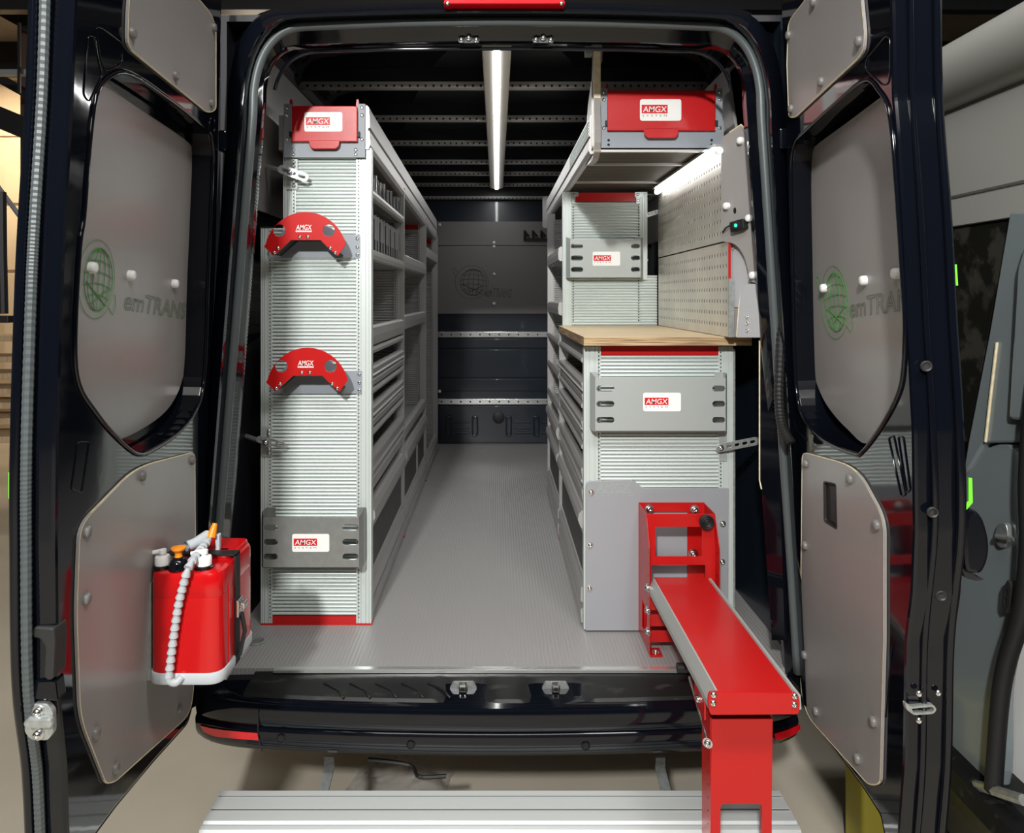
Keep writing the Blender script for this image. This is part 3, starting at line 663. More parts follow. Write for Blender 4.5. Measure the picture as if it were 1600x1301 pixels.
# hardware on the outside of the doors
g = front(1.36)
oh = O('outer_handle', g.plate(catm([(1508, 810), (1520, 797), (1536, 808), (1546, 840), (1546, 870), (1536, 894), (1522, 896), (1508, 884)], 5), [], -.045, 0, .008), 'black_paint', dr)
O('handle_seat', g.plate(catm([(1500, 800), (1514, 800), (1518, 880), (1524, 900), (1538, 905), (1520, 906), (1504, 890)], 4), [], -.05, -.012), 'dark_plastic', dr)
O('film_edge', g.plate([(1514, 746), (1519, 747), (1520, 785), (1507, 800), (1504, 815), (1500, 815), (1502, 798), (1514, 783)], [], 0, .003), 'green_film', dr)
O('film_edge', g.plate([(1501, 822), (1505, 822), (1505, 866), (1501, 866)], [], 0, .003), 'green_film', dr)
O('film_edge', g.plate([(1492, 413), (1495, 413), (1497, 446), (1493, 446)], [], 0, .003), 'green_film', dr)
g2 = front(1.19)
O('outer_handle', g2.plate(catm([(22, 736), (30, 732), (30, 795), (24, 790)], 4), [], -.03, 0), 'black_paint', dl)
O('film_edge', g2.plate([(13, 738), (19, 736), (17, 775), (25, 784), (24, 790), (13, 778)], [], 0, .003), 'green_film', dl)
O('film_edge', g2.plate([(40, 405), (44, 403), (41, 445), (38, 446)], [], 0, .003), 'green_film', dl)
# hinges
for fr, d, x, s in ((DL, dl, 334, 1), (DR, dr, 1232, -1)):
    for py in (212, 1000):
        h = fr.hit(x+(0 if py < 900 else -14*s), py, 0)
        O('hinge', join(box(h.x-.012, h.x+.012, 2.01, 2.06, h.z-.03, h.z+.03)), 'black_paint', d, bevel=.006)

# ------------------------------------------------------------------ racking inside the van
YF = 2.41                                   # end face of the left racking
def XF(px, Y=YF): return (px-PX)*Y/F
def ZF(py, Y=YF): return (PY-py)*Y/F
PROF = {'flat': [(-.020, 0), (0, 0), (.008, .10), (.010, .5), (.007, .90), (0, 1), (-.020, 1)],
        'bar': [(-.016, 0), (.001, 0), (.009, .25), (.010, .6), (.004, 1), (-.016, 1)],
        'tray': [(-.02, 0), (.006, 0), (.008, .30), (.0005, .36), (.002, .44), (.012, .56), (.006, .62), (.010, .90), (.003, 1), (-.02, 1)],
        'flap': [(-.02, 0), (.004, 0), (.006, .22), (.012, .30), (.020, .55), (.018, .80), (.006, .97), (-.02, 1)],
        'base': [(-.02, 0), (.010, 0), (.012, .30), (.003, .36), (.003, .44), (.012, .50), (.010, .80), (.002, .86), (.002, 1), (-.02, 1)],
        'panel': [(-.012, 0), (-.004, 0), (-.004, 1), (-.012, 1)]}
def rail(parent, name, X, s, z0, z1, y0, y1, style, m_):
    pts = [(X+s*d, z0+(z1-z0)*t) for d, t in PROF[style]]
    return O(name, extr(pts, y0, y1), m_, parent)
def profile_post(x0, x1, y0, z0, z1, d=.034, front_=-1):
    """an aluminium upright with vertical grooves on its end face"""
    w_ = x1-x0; P = [(x0, y0+d), (x0, y0)]
    for a, b in ((.10, .16), (.30, .36), (.62, .68), (.84, .90)):
        P += [(x0+w_*a, y0), (x0+w_*a, y0+.004), (x0+w_*b, y0+.004), (x0+w_*b, y0)]
    P += [(x1, y0), (x1, y0+d)]
    return extr(P, z0, z1, 'z')
def holes(parent, x, y, z0, z1, step, r=.0026):
    n = int((z1-z0)/step)
    return tag(O('perforation', dots([(x, y, z0+step*(i+.5)) for i in range(n)], (0, -1, 0), r), 'hole_dark', parent), kind='stuff')

# ---- left racking, three bays
XA = -.43; TOP = .50; LOWTOP = ZF(356)
def left_bay(y0, y1, label, rails, end=True):
    t = thing('shelving_unit', (-.61, (y0+y1)/2, FZ), label, 'shelving', 'racking along the left wall')
    for kind, z0, z1, m_, shelf in rails:
        rail(t, {'flat': 'shelf_lip', 'bar': 'shelf_bar', 'tray': 'tray_front', 'flap': 'drawer_flap', 'base': 'base_rail', 'panel': 'drawer_panel'}[kind], XA-.006, 1, z0, z1, y0+.03, y1-.018, kind, m_)
        if shelf: O('shelf', box(-.78 if z0 < LOWTOP else -.715, XA-.02, y0+.03, y1-.018, z0, z0+.008), 'galv', t)
    return t
A = 'alu_rail'
low = [('flat', -.167, -.0975, A, 1), ('bar', -.196, -.172, A, 0), ('tray', -.305, -.240, A, 1), ('bar', -.337, -.314, A, 0),
       ('tray', -.446, -.376, A, 1), ('bar', -.481, -.458, A, 0), ('tray', -.665, -.545, A, 1), ('flap', -.800, -.713, A, 0),
       ('panel', -.951, -.800, 'drawer_dark', 0), ('base', -1.092, -.951, A, 1)]
u1 = left_bay(2.41, 3.297, 'tall aluminium shelving bay at the left door opening with ribbed end panel', [('flat', .345, .375, A, 1), ('flat', .130, .169, A, 1)]+low)
u2 = left_bay(3.297, 4.315, 'middle bay of the left shelving with open shelves above a drawer', [('flat', .135, .205, A, 1), ('flat', -.150, -.082, A, 1), ('flat', -.66, -.61, A, 1), ('flap', -.80, -.70, A, 0), ('panel', -.955, -.80, 'drawer_dark', 0), ('base', -1.092, -.955, A, 1)])
O('panel_divider', box(XA-.012, XA-.004, 3.90, 3.93, -.955, -.80), A, u2)
u3 = left_bay(4.315, 5.167, 'farthest bay of the left shelving next to the bulkhead', [('flat', .245, .315, A, 1), ('base', -1.092, -.99, A, 1)])
# end face towards the doors
xr0, xr1 = XF(557), XF(580.5)
O('post', profile_post(xr0, xr1, YF-.004, FZ+.006, .505), 'alu', u1)
O('post', profile_post(XF(408), XF(426), YF-.004, FZ+.006, LOWTOP), 'alu', u1)
O('post', profile_post(XF(443), XF(463), YF-.004, LOWTOP-.06, .505), 'alu', u1)
O('post_cap', box(XF(407), XF(427), YF-.006, YF+.03, LOWTOP, LOWTOP+.004), 'hole_dark', u1)
holes(u1, XF(561), YF-.0048, FZ+.02, .48, .0123, .0024)
holes(u1, XF(422.5), YF-.0048, FZ+.02, LOWTOP, .0123, .0024)
holes(u1, XF(459.5), YF-.0048, LOWTOP, .48, .0123, .0024)
O('ribbed_panel', corr(XF(425), xr0+.002, YF+.004, ZF(961.5), LOWTOP), 'alu', u1)
O('ribbed_panel', corr(XF(462), xr0+.002, YF+.004, LOWTOP, .49), 'alu', u1)
O('base_strip', box(XF(426), xr0, YF-.003, YF+.01, FZ+.006, ZF(962)), 'red_smooth', u1)
O('foot_cap', box(XF(408), xr1+.002, YF-.006, YF+.034, FZ, FZ+.006), 'red_smooth', u1)
# dividers between the bays
for (Y, t, zt) in ((3.297, u1, .50), (4.315, u2, .475), (5.167, u3, .45)):
    O('post', profile_post(-.474, -.427, Y-.014, FZ+.006, zt, .026), A, t)
    O('ribbed_panel', corr(-.79, -.472, Y+.002, FZ+.012, LOWTOP), 'alu_rail', t)
    O('ribbed_panel', corr(-.72, -.472, Y+.002, LOWTOP, zt-.06), 'alu_rail', t)
    O('top_strip', box(-.72, -.472, Y-.006, Y+.008, zt-.06, zt), 'red_smooth', t)
    O('foot_cap', box(-.48, -.424, Y-.016, Y+.014, FZ, FZ+.006), 'red_smooth', t)
    O('top_cap', box(-.476, -.425, Y-.016, Y+.014, zt, zt+.005), 'red_smooth', t)
    holes(t, -.466, Y-.0146, FZ+.02, zt-.02, .0123, .0026)
# storage bins on the two upper shelves
def bin_(label, group, y, w_, z, h, fins):
    t = thing('storage_bin', (-.57, y+w_/2, z), label, 'bin', group)
    x0, x1 = -.70, -.446
    O('tub', join(box(x0, x1, y, y+w_, z, z+.003), box(x0, x1, y, y+.002, z, z+h*.9), box(x0, x1, y+w_-.002, y+w_, z, z+h*.9), box(x0, x0+.003, y, y+w_, z, z+h*.9), box(x1-.003, x1, y, y+w_, z, z+h*.45)), 'bin_plastic', t)
    for k in range(fins):
        yy = y+w_*(k+.5)/fins
        O('divider', box(x1-.012 if k else x1-.03, x1+.002, yy-.006, yy+.002, z+.004, z+h), 'bin_clear', t)
    return t
ORD = ('first', 'second', 'third', 'fourth', 'fifth', 'sixth', 'seventh', 'eighth')
for k in range(8):
    bin_('small clear-fronted bin on the top left shelf, %s from the door' % ORD[k], 'bins on the top shelf', 2.50+k*.096, .088, .354, .088+.01*(k % 2), 1)
for k in range(6):
    bin_('tall clear-fronted bin on the second left shelf, %s from the door' % ORD[k], 'bins on the second shelf', 2.47+k*.132, .122, .139, .165, 2)

# ---- long-goods tray above the left racking
def slope_z(geo, f): return [Vector((v[0], v[1], f(Vector(v)))) for v in geo[0]], geo[1]
ft = front(2.392)
def tray_front(name, label, x0, x1, yt, yb, red, tab, st, gx):
    """grey bracket, red flap with pull tab and label, hinge ears"""
    t = thing(name, W((x0+x1)/2, yb, 2.40), label, 'tray', 'long-goods trays under the roof')
    O('bracket', ft.plate([(x0, yt), (x0+gx, yt), (x0+gx, red[3]+1), (x1-gx, red[3]+1), (x1-gx, yt), (x1, yt), (x1, yb), (x0, yb)], [], -.003, 0, .0006), 'grey_coat', t)
    a, b = W(x0, yt, 2.395), W(x1, yb, 2.395)
    for x in (a.x, b.x-.003): O('cheek', box(x, x+.003, 2.395, 2.50, b.z, a.z), 'grey_coat', t)
    fl = O('flap', ft.plate(rnd([(red[0], red[1]), (red[2], red[1]), (red[2], red[3]), (red[0], red[3])], [5, 5, 0, 0], 3), [], .004, .012, .003), 'red_coat', t)
    O('pull_tab', ft.plate(rnd([(tab[0], tab[1]), (tab[2], tab[1]), (tab[2]-1, tab[3]-5), (tab[2]-6, tab[3]), (tab[0]+6, tab[3]), (tab[0]+1, tab[3]-5)], 2, 2), [], .012, .018, .002), 'red_coat', fl)
    sticker(ft, *st, .0122, t)
    for x, s in ((x0+gx*.95, 1), (x1-gx*.95, -1)):
        O('hinge_ear', ft.plate(rnd([(x-2, yt-7), (x+1, yt-7), (x+2, yt+8), (x-3, yt+8)], 1.5, 2), [], -.02, -.006), 'red_smooth', t)
        O('latch_block', ft.plate([(x-3, red[3]-16), (x+3, red[3]-16), (x+3, red[3]-8), (x-3, red[3]-8)], [], .0, .010), 'rubber', t)
    for x in (x0+gx*.4, x1-gx*.4):
        for y in (yt+6, yt+18, red[3]-4): screw(ft, x, y, 0, t)
    return t
lt = tray_front('long_goods_tray', 'red-flapped long tray on top of the left shelving', 443.5, 570.5, 162, 246, (455.5, 165, 558.5, 221.5), (482, 219, 531, 232.5), (475.5, 175, 535, 205.5), 12)
for x in (459, 556):
    for y in (234, 241): screw(ft, x, y, 0, lt)
def zsl(v):     # the tray runs down slightly towards the bulkhead
    return v.z-(.0315*(v.y-2.40))
O('side_profile', slope_z(extr([(-.452, .500), (-.432, .500), (-.426, .515), (-.428, .560), (-.434, .563), (-.434, .570), (-.427, .574), (-.430, .640), (-.436, .647), (-.452, .647)], 2.40, 5.10), zsl), A, lt)
O('tray_floor', slope_z(box(-.72, -.44, 2.42, 5.08, .502, .512), zsl), 'film_ply_dark', lt)
O('back_profile', slope_z(box(-.74, -.72, 2.42, 5.08, .502, .62), zsl), A, lt)

# ---- long-goods tray on the right
rt = tray_front('long_goods_tray', 'wide red-flapped long tray hanging at upper right under the roof', 939, 1129, 138, 231, (949, 141, 1118, 204), (1006, 200.5, 1061, 215.5), (1000, 155, 1064.5, 188.5), 10.5)
for x in (951, 1112):
    O('bracket_slot', ft.plate(slot(x-2.2, x+2.2, 219, 4), [], .0, .0006), 'hole_dark', rt)
    O('bracket_slot', ft.plate(slot(x-2.2, x+2.2, 226, 4), [], .0, .0006), 'hole_dark', rt)
O('side_profile', extr([(.335, .488), (.318, .488), (.312, .50), (.314, .535), (.319, .54), (.319, .546), (.313, .55), (.315, .612), (.320, .62), (.335, .62)], 2.42, 4.50), A, rt)
for z in (.556, .566, .576, .586, .596):
    O('profile_rib', box(.311, .316, 2.42, 3.05, z, z+.004), 'alu', rt)
O('end_cap', extr(rnd([(.292, .44), (.336, .44), (.336, .64), (.292, .64)], .014), 4.50, 4.53), A, rt)
O('tray_floor', box(.335, .752, 2.41, 4.5, .499, .511), 'dark_wood', rt)
O('back_profile', box(.752, .768, 2.41, 4.5, .488, .60), A, rt)
for y in (2.40, 2.64, 3.05, 3.42, 3.8): O('floor_bar', box(.335, .752, y, y+.012, .491, .499), A, rt)
def yz_plate(pts, hol, x0, x1, bev=0):
    g = flat_geo(pts, hol, x1-x0, bev); return [Vector((x0+q, u, v)) for u, v, q in g[0]], g[1]
O('side_board', yz_plate(catm([(2.386, .487), (2.386, .70), (2.388, .84), (2.41, .845), (2.425, .83), (2.45, .74), (2.53, .66), (2.60, .60), (2.66, .53), (2.62, .487)], 5), [], .326, .347), 'film_ply', rt)
O('side_board_edge', box(.325, .348, 2.383, 2.387, .492, .838), 'ply_edge', rt)
O('angle_bracket', join(box(.318, .352, 2.378, 2.42, .832, .842), box(.349, .353, 2.378, 2.42, .79, .842), box(.298, .322, 2.378, 2.42, .815, .842)), 'galv', rt)
O('cover_plate', yz_plate(rnd([(2.40, .50), (2.44, .505), (2.56, .60), (2.50, .68), (2.41, .74)], .015), [], .321, .326), 'alu_rail', rt)
for y, z in ((2.46, .56), (2.47, .60)): inst('screw', SCREW, axis_m((.321, y, z), (-1, 0, 0)), rt)

# ---- right racking
YR = 2.365; XB = .288
def right_bay(y0, y1, label, rails):
    t = thing('shelving_unit', (.53, (y0+y1)/2, FZ), label, 'shelving', 'racking along the right wall')
    for kind, z0, z1, m_, shelf in rails:
        rail(t, {'flat': 'shelf_lip', 'bar': 'shelf_bar', 'tray': 'tray_front', 'flap': 'drawer_flap', 'base': 'base_rail', 'panel': 'drawer_panel'}[kind], XB+.006, -1, z0, z1, y0+.03, y1-.018, kind, m_)
        if shelf: O('shelf', box(XB+.02, .70, y0+.03, y1-.018, z0, z0+.008), 'galv', t)
    return t
r1 = right_bay(YR, 3.262, 'aluminium drawer cabinet under the plywood worktop on the right',
               [('bar', -.222, -.196, A, 0), ('tray', -.345, -.280, A, 1), ('bar', -.375, -.350, A, 0), ('tray', -.478, -.410, A, 1), ('bar', -.512, -.488, A, 0),
                ('tray', -.680, -.565, A, 1), ('flap', -.795, -.710, A, 0), ('panel', -.945, -.795, 'drawer_dark', 0), ('base', -1.092, -.945, A, 1)])
O('apron', box(XB+.006, XB+.02, YR+.04, 3.24, -.194, -.160), 'film_ply_dark', r1)
O('post', profile_post(XF(912, YR), XF(938.5, YR), YR-.004, FZ+.006, -.162), 'alu', r1)
O('post', profile_post(XF(1122, YR), XF(1145, YR), YR-.004, FZ+.006, -.162), 'alu', r1)
O('ribbed_panel', corr(XF(938, YR), XF(1123, YR), YR+.004, FZ+.03, ZF(555, YR)), 'alu', r1)
O('top_strip', box(XF(939, YR), XF(1122.5, YR), YR-.003, YR+.01, ZF(554, YR), ZF(541, YR)), 'red_smooth', r1)
holes(r1, XF(935.5, YR), YR-.0048, -.9, -.165, .0123, .0024); holes(r1, XF(1125.5, YR), YR-.0048, -.9, -.165, .0123, .0024)
O('side_angle', box(XF(1145, YR), XF(1148.5, YR), YR-.002, YR+.03, ZF(980, YR), ZF(545, YR)), 'galv', r1)
r2 = right_bay(3.262, 4.006, 'tall right shelving bay behind the worktop with open trays',
               [('flat', .170, .236, A, 1), ('flat', -.081, -.020, A, 1), ('bar', -.225, -.195, A, 1), ('bar', -.385, -.345, A, 1), ('bar', -.545, -.500, A, 1),
                ('flap', -.680, -.590, A, 0), ('flap', -.795, -.710, A, 0), ('panel', -.945, -.795, 'drawer_dark', 0), ('base', -1.092, -.945, A, 1)])
Y2 = 3.262
O('post', profile_post(XF(879, Y2), XF(892.5, Y2), Y2-.006, -.128, ZF(300, Y2)), 'alu', r2)
O('post', profile_post(XF(999, Y2), XF(1011, Y2), Y2-.006, -.128+.21, ZF(300, Y2)), 'alu', r2)
O('post', profile_post(XF(875, Y2), XF(881, Y2), Y2, FZ+.006, -.128), A, r2)
O('ribbed_panel', corr(XF(892, Y2), XF(1000, Y2), Y2+.003, -.128, ZF(315.5, Y2), .0129), 'alu', r2)
O('ribbed_panel', corr(XF(1000, Y2), XF(1027, Y2), Y2+.010, -.128, ZF(430, Y2), .0129), 'alu', r2)
O('top_strip', box(XF(892.5, Y2), XF(999, Y2), Y2-.004, Y2+.01, ZF(315, Y2), ZF(301, Y2)), 'red_smooth', r2)
for x in (895.5, 997.5): holes(r2, XF(x, Y2), Y2-.0068, -.11, ZF(320, Y2), .0129, .003)
f2 = front(Y2-.006)
for x in (897, 997):
    c = O('corner_clip', f2.plate(rnd([(x-5, 300), (x+7, 300), (x+7, 307), (x+2, 307), (x+2, 318), (x-3, 318), (x-3, 308), (x-5, 308)], 1.5, 2), [], 0, .004), 'galv', r2)
    screw(f2, x, 304, .004, c); screw(f2, x, 313, .004, c)
O('wall_strap', f2.plate([(1010, 333), (1031, 326), (1031, 333), (1010, 340)], [circ(1014+k*5, 334.5-k*1.7, 1.1, 8) for k in range(4)], 0, .003), 'galv', r2)
for Y, t in ((3.262, r1), (4.006, r2)):
    O('aisle_post', profile_post(XB-.002, XB+.040, Y-.012, FZ+.006, -.162 if t is r1 else .47, .024), A, t)
    O('ribbed_panel', corr(XB+.04, .69, Y+.004 if t is r2 else Y-.004, FZ+.01, -.17 if t is r1 else .44), A, t)
    O('foot_cap', box(XB-.004, XB+.044, Y-.014, Y+.014, FZ, FZ+.006), 'red_smooth', t)
    if t is r2: holes(t, XB+.034, Y-.0126, -.9, .44, .0123, .0026)

# ---- worktop, tool board, bench light
wt = thing('worktop', (.555, 2.79, -.156), 'pale plywood worktop on the right cabinet', 'worktop')
O('board', box(.283, .828, 2.312, 3.255, -.1555, -.1285), 'birch_edge', wt)
O('top_veneer', box(.2825, .8285, 2.3115, 3.2555, -.1285, -.127), 'birch', wt)
def perfo(x, y0, y1, z0, z1, hw=.0115, th=.0015):
    def cuts(a, b, pitch):
        n = int((b-a-.014)/pitch); m0 = a+((b-a)-n*pitch)/2+pitch/2-hw/2; e = [a]
        for k in range(n): e += [m0+k*pitch, m0+k*pitch+hw]
        return e+[b]
    ys, zs = cuts(y0, y1, .030), cuts(z0, z1, .038); V, Fc = [], []; nz = len(zs)
    for xx in (x, x+th):
        for y in ys:
            for z in zs: V.append((xx, y, z))
    q = len(ys)*nz; idx = lambda i, j, s: s*q+i*nz+j
    for i in range(len(ys)-1):
        for j in range(nz-1):
            h = i % 2 == 1 and j % 2 == 1
            if not h:
                Fc.append((idx(i, j, 0), idx(i+1, j, 0), idx(i+1, j+1, 0), idx(i, j+1, 0))); Fc.append((idx(i, j, 1), idx(i, j+1, 1), idx(i+1, j+1, 1), idx(i+1, j, 1)))
            else:
                for a, b in (((i, j), (i+1, j)), ((i+1, j), (i+1, j+1)), ((i+1, j+1), (i, j+1)), ((i, j+1), (i, j))):
                    Fc.append((idx(*a, 0), idx(*b, 0), idx(*b, 1), idx(*a, 1)))
    return V, Fc
pb = thing('perforated_tool_board', (.737, 2.75, -.127), 'perforated steel tool board on the wall above the worktop', 'tool board')
O('lower_sheet', perfo(.737, 2.262, 3.245, -.125, .178), 'perfo_steel', pb)
O('upper_sheet', perfo(.736, 2.262, 3.245, .183, .470), 'perfo_steel', pb)
O('backing', box(.752, .758, 2.27, 3.245, -.125, .47), 'interior_black', pb)
O('edge_strip', box(.735, .742, 2.257, 2.262, .06, .19), 'red_smooth', pb)
O('side_flange', box(.735, .752, 2.255, 2.2615, -.125, .06), 'galv', pb)
bl2 = thing('bench_light', (.715, 2.72, .46), 'bright tube light mounted under the right tray above the tool board', 'light')
O('tube', tube([(.712, 2.285, .470), (.712, 3.165, .470)], .0115, 12), 'led_bench', bl2, smooth=True)
O('housing', box(.692, .728, 2.28, 3.17, .482, .492), 'alu_bright', bl2)
O('end_cap', tube([(.712, 2.275, .470), (.712, 2.285, .470)], .0125, 12), 'white_plastic', bl2)
cl = thing('ceiling_light', (0, 3.71, .785), 'long ceiling light strip running down the middle of the roof', 'light')
O('housing', extr([(-.047, .80), (-.047, .797), (-.043, .794), (-.013, .789), (.013, .789), (.043, .794), (.047, .797), (.047, .80)], 2.25, 5.17), 'led_housing', cl)
O('diffuser', extr([(-.010, .789), (-.009, .7855), (.009, .7855), (.010, .789)], 2.252, 5.168), 'led', cl)

# ---- linings beside the right door post
Q = Frame((.735, 2.255, 0), (.43, -.90, 0), (0, 0, 1), (-.90, -.43, 0))
sl_ = O('side_lining', Q.plate(rnd([(1127, 226), (1127, 216), (1158, 194), (1168, 204), (1174, 300), (1184, 400), (1188, 441), (1173, 441), (1164, 400), (1150, 380), (1127, 376)], [0, 6, 8, 10, 30, 20, 2, 6, 20, 10, 2], 4), [], -.010, 0, .001), 'film_ply', van)
O('lining_edge', tube([Q.hit(x, y, -.001) for x, y in ((1140, 207), (1158, 195), (1167, 204), (1174, 300), (1184, 400), (1188, 441))], .0028, 6), 'ply_edge', sl_)
for x, y in ((1159, 220), (1137, 322), (1172, 341), (1178, 430)): inst('pin', PINW, Q.m(x, y, 0), sl_)
O('cable_hole', Q.plate(circ(1148, 329, 2.2, 10, 5), [], 0, .0008), 'hole_dark', sl_)
O('honeycomb_plate', Q.plate([(1138, 374), (1152, 380), (1164, 400), (1174, 442), (1174, 480), (1138, 480)], [], -.03, -.022), 'honeycomb_ply', van)
for x, y in ((1146, 388), (1145, 448)): screw(Q, x, y, -.022, sl_)
O('plain_plate', Q.plate([(1136, 481), (1162, 481), (1162, 526), (1136, 526)], [], -.03, -.022), 'film_ply', van)
cp_ = O('corner_plate', Q.plate(rnd([(1151, 527), (1158, 445), (1176, 443), (1185, 445), (1186, 527)], [0, 18, 4, 2, 0], 4), [], -.002, .010), 'honeycomb_ply', van)
O('corner_plate_edge', tube([Q.hit(x, y, .006) for x, y in ((1151.5, 526), (1155, 480), (1158, 458), (1164, 449), (1172, 445))], .0032, 6), 'ply_edge', cp_)
for y in (495, 505, 516): screw(Q, 1168, y, .010, cp_)
so = O('power_socket', Q.plate(rnd([(1139, 347), (1160, 341), (1162, 357), (1141, 363)], 2, 2), [], 0, .022, .003), 'rubber', van)
O('socket_rim', Q.plate(circ(1149, 352, 5, 12, 6), [circ(1149, 352, 3, 12, 3.6)], .022, .028), 'dark_plastic', so)
O('socket_led', Q.plate(circ(1149, 352, 2, 10, 2.6), [], .022, .0245), 'led_green', so)
O('cable', tube([Q.hit(1141, 352, .01), Q.hit(1134, 356, .015), Q.hit(1129, 363, .01)], .003, 6), 'rubber', so)
O('lower_lining', Q.plate([(1187, 530), (1212, 530), (1226, 1000), (1206, 1000), (1190, 765), (1187, 752)], [], -.012, 0), 'black_paint', van)
O('lower_lining_edge', tube([Q.hit(1187, 532, 0), Q.hit(1187, 750, 0), Q.hit(1190, 764, 0)], .0025, 6), 'ply_edge', van)
O('floor_ring', xf(lathe([(.012, 0), (.026, 0), (.028, .004), (.024, .006), (.012, .004)], 20), Matrix.Translation(W(401, 1003, 2.286))), 'galv', van)

# ------------------------------------------------------------------ things hung on the racking
def hose_holder(dx, dy, label):
    """a red half-moon plate on a grey saddle"""
    yp = 2.318; fp = front(yp); fb = front(YF-.006)
    t = thing('hose_holder', W(477+dx, 400+dy, 2.36), label, 'holder', 'red half-moon hose holders')
    o = lambda pts: [(x+dx, y+dy) for x, y in pts]
    arc = [(477.5+64.5*math.cos(a), 397+66*math.sin(a)) for a in [math.pi+.24+(math.pi-.48)*k/22 for k in range(23)]]
    arc = [(x if x > 413 else 413, y) for x, y in arc]
    inner = [(541, 381), (527.5, 400), (520, 394), (500.5, 375), (454.5, 375), (434, 394), (427, 399.5), (412.5, 385)]
    pl = O('plate', fp.plate(o(arc+inner), [o(circ(436.5, 360, 9.6)), o(circ(513.5, 360, 9.6))], -.003, 0, .0008), 'red_smooth', t)
    sx = lambda px: W(px, 0, yp).x; sz = lambda py: W(0, py, yp).z
    path = [(sx(x+dx), sz(y+dy)) for x, y in ((427, 398), (454.5, 374), (500.5, 374), (527.5, 398))]
    thick = [(x, z+.004) for x, z in path]
    O('saddle', extr(path+thick[::-1], yp+.003, YF-.008), 'rubber', t)
    tie = [(sx(x+dx), sz(y+dy)) for x, y in ((418, 378), (433, 352), (477, 334), (521, 352), (536, 378))]
    O('back_plate', fb.plate(o(rnd([(419, 367), (562.5, 367), (562.5, 403), (419, 403)], 2, 2)), [], -.002, .001, .0005), 'grey_coat', t)
    O('back_hood', fb.plate(o([(424, 368)]+[(483+54*math.cos(a), 394+50*math.sin(a)) for a in [math.pi+.5+(math.pi-1.0)*k/12 for k in range(13)]]+[(540, 368)]), [], -.0015, .0008), 'grey_coat', t)
    for x, y in ((468.5, 370), (481, 370), (434.5, 387.5), (428.5, 394.5), (516, 387.5), (524, 394.5)): screw(fp, x+dx, y+dy, 0, t)
    for y in (372.5, 385.5, 397.5): screw(fb, 558.5+dx, y+dy, .001, t)
    for y in (375, 395): screw(fb, 421+dx, y+dy, .001, t)
    for x in (436.5, 513.5):
        a = W(x+dx, 382+dy, yp+.003); O('spacer', tube([a, (a.x, YF-.008, a.z)], .009, 10), 'galv', t, smooth=.8)
    tg = text_geo('AMGX', .01, bold=.004, shear=.12); u0, v0 = fp.uv(462.5+dx, 359+dy, .001); u1_, v1 = fp.uv(487+dx, 351+dy, .001)
    O('lettering', ([fp.pt(u0+(u1_-u0)*a, v0+(v1-v0)*b, .0006) for a, b, c in tg[0]], tg[1]), 'white', t)
    O('lettering_bar', fp.plate(o([(462, 360), (487, 360), (487, 362.2), (462, 362.2)]), [], 0, .0006), 'white', t)
    tg = text_geo('SYSTEM', .01, spacing=1.8); u0, v0 = fp.uv(463.5+dx, 361.8+dy, .001); u1_, v1 = fp.uv(485.5+dx, 360.4+dy, .001)
    O('lettering', ([fp.pt(u0+(u1_-u0)*a, v0+(v1-v0)*b, .0009) for a, b, c in tg[0]], tg[1]), 'logo_red', t)
    return t
hose_holder(0, 0, 'upper red half-moon hose holder on the left ribbed panel')
hose_holder(3, 212, 'lower red half-moon hose holder on the left ribbed panel')
def slotted_holder(label, Yp, Yw, x0, x1, y0, y1, sl, st, slots, m_='holder_grey', wing=5):
    fp = front(Yp); t = thing('slotted_holder', W((x0+x1)/2, y1, (Yp+Yw)/2), label, 'holder', 'slotted metal holders')
    hs = []
    for (a, b) in sl:
        for y in slots[0]: hs.append(slot(a, b, y, slots[1]))
    O('face_plate', fp.plate(rnd([(x0, y0), (x1, y0), (x1, y1), (x0, y1)], 1.2, 2), hs, -.002, 0, .0004), m_, t)
    a, b = W(x0, y0, Yp), W(x1, y1, Yp)
    for x, d in ((a.x, -1), (b.x, 1)):
        e = wing*Yp/F*d
        V = [(x, Yp, b.z), (x, Yp, a.z), (x+e, Yp+.02, a.z+.012), (x+e, Yp+.02, b.z), (x+e, Yw, a.z+.012), (x+e, Yw, b.z), (x-.018*d, Yw, a.z+.012), (x-.018*d, Yw, b.z)]
        V2 = [(p[0]+.0015*(-d), p[1]+.0015, p[2]) for p in V]
        fc = [(0, 1, 2, 3), (3, 2, 4, 5), (5, 4, 6, 7)]
        O('side_wing', (V+V2, fc+[tuple(i+8 for i in f) for f in fc]), m_, t)
    O('bottom_lip', box(a.x, b.x, Yp, Yp+(Yw-Yp)*.9, b.z, b.z+.002), m_, t)
    sticker(fp, *st, .0003, t)
    return t
slotted_holder('grey slotted holder with a label low on the left ribbed panel', 2.335, YF-.006, 411, 561, 808, 887, ((411.8, 434), (535, 560)), (456.5, 834, 514.5, 862), ((824, 846.5, 869.5), 9.5), 'holder_dark')
h2 = slotted_holder('wide grey slotted holder with a label on the right drawer cabinet', 2.305, YR-.006, 930, 1134, 590, 674, ((932, 960), (1113, 1133)), (1005, 613.5, 1064, 642.5), ((607, 631, 656), 9.5))
h3 = slotted_holder('smaller slotted holder with a label above the plywood worktop', 3.205, Y2-.008, 891, 1001, 374, 434, ((892, 911), (986, 1000)), (926, 393, 969, 415), ((384.5, 403, 421), 7.5))
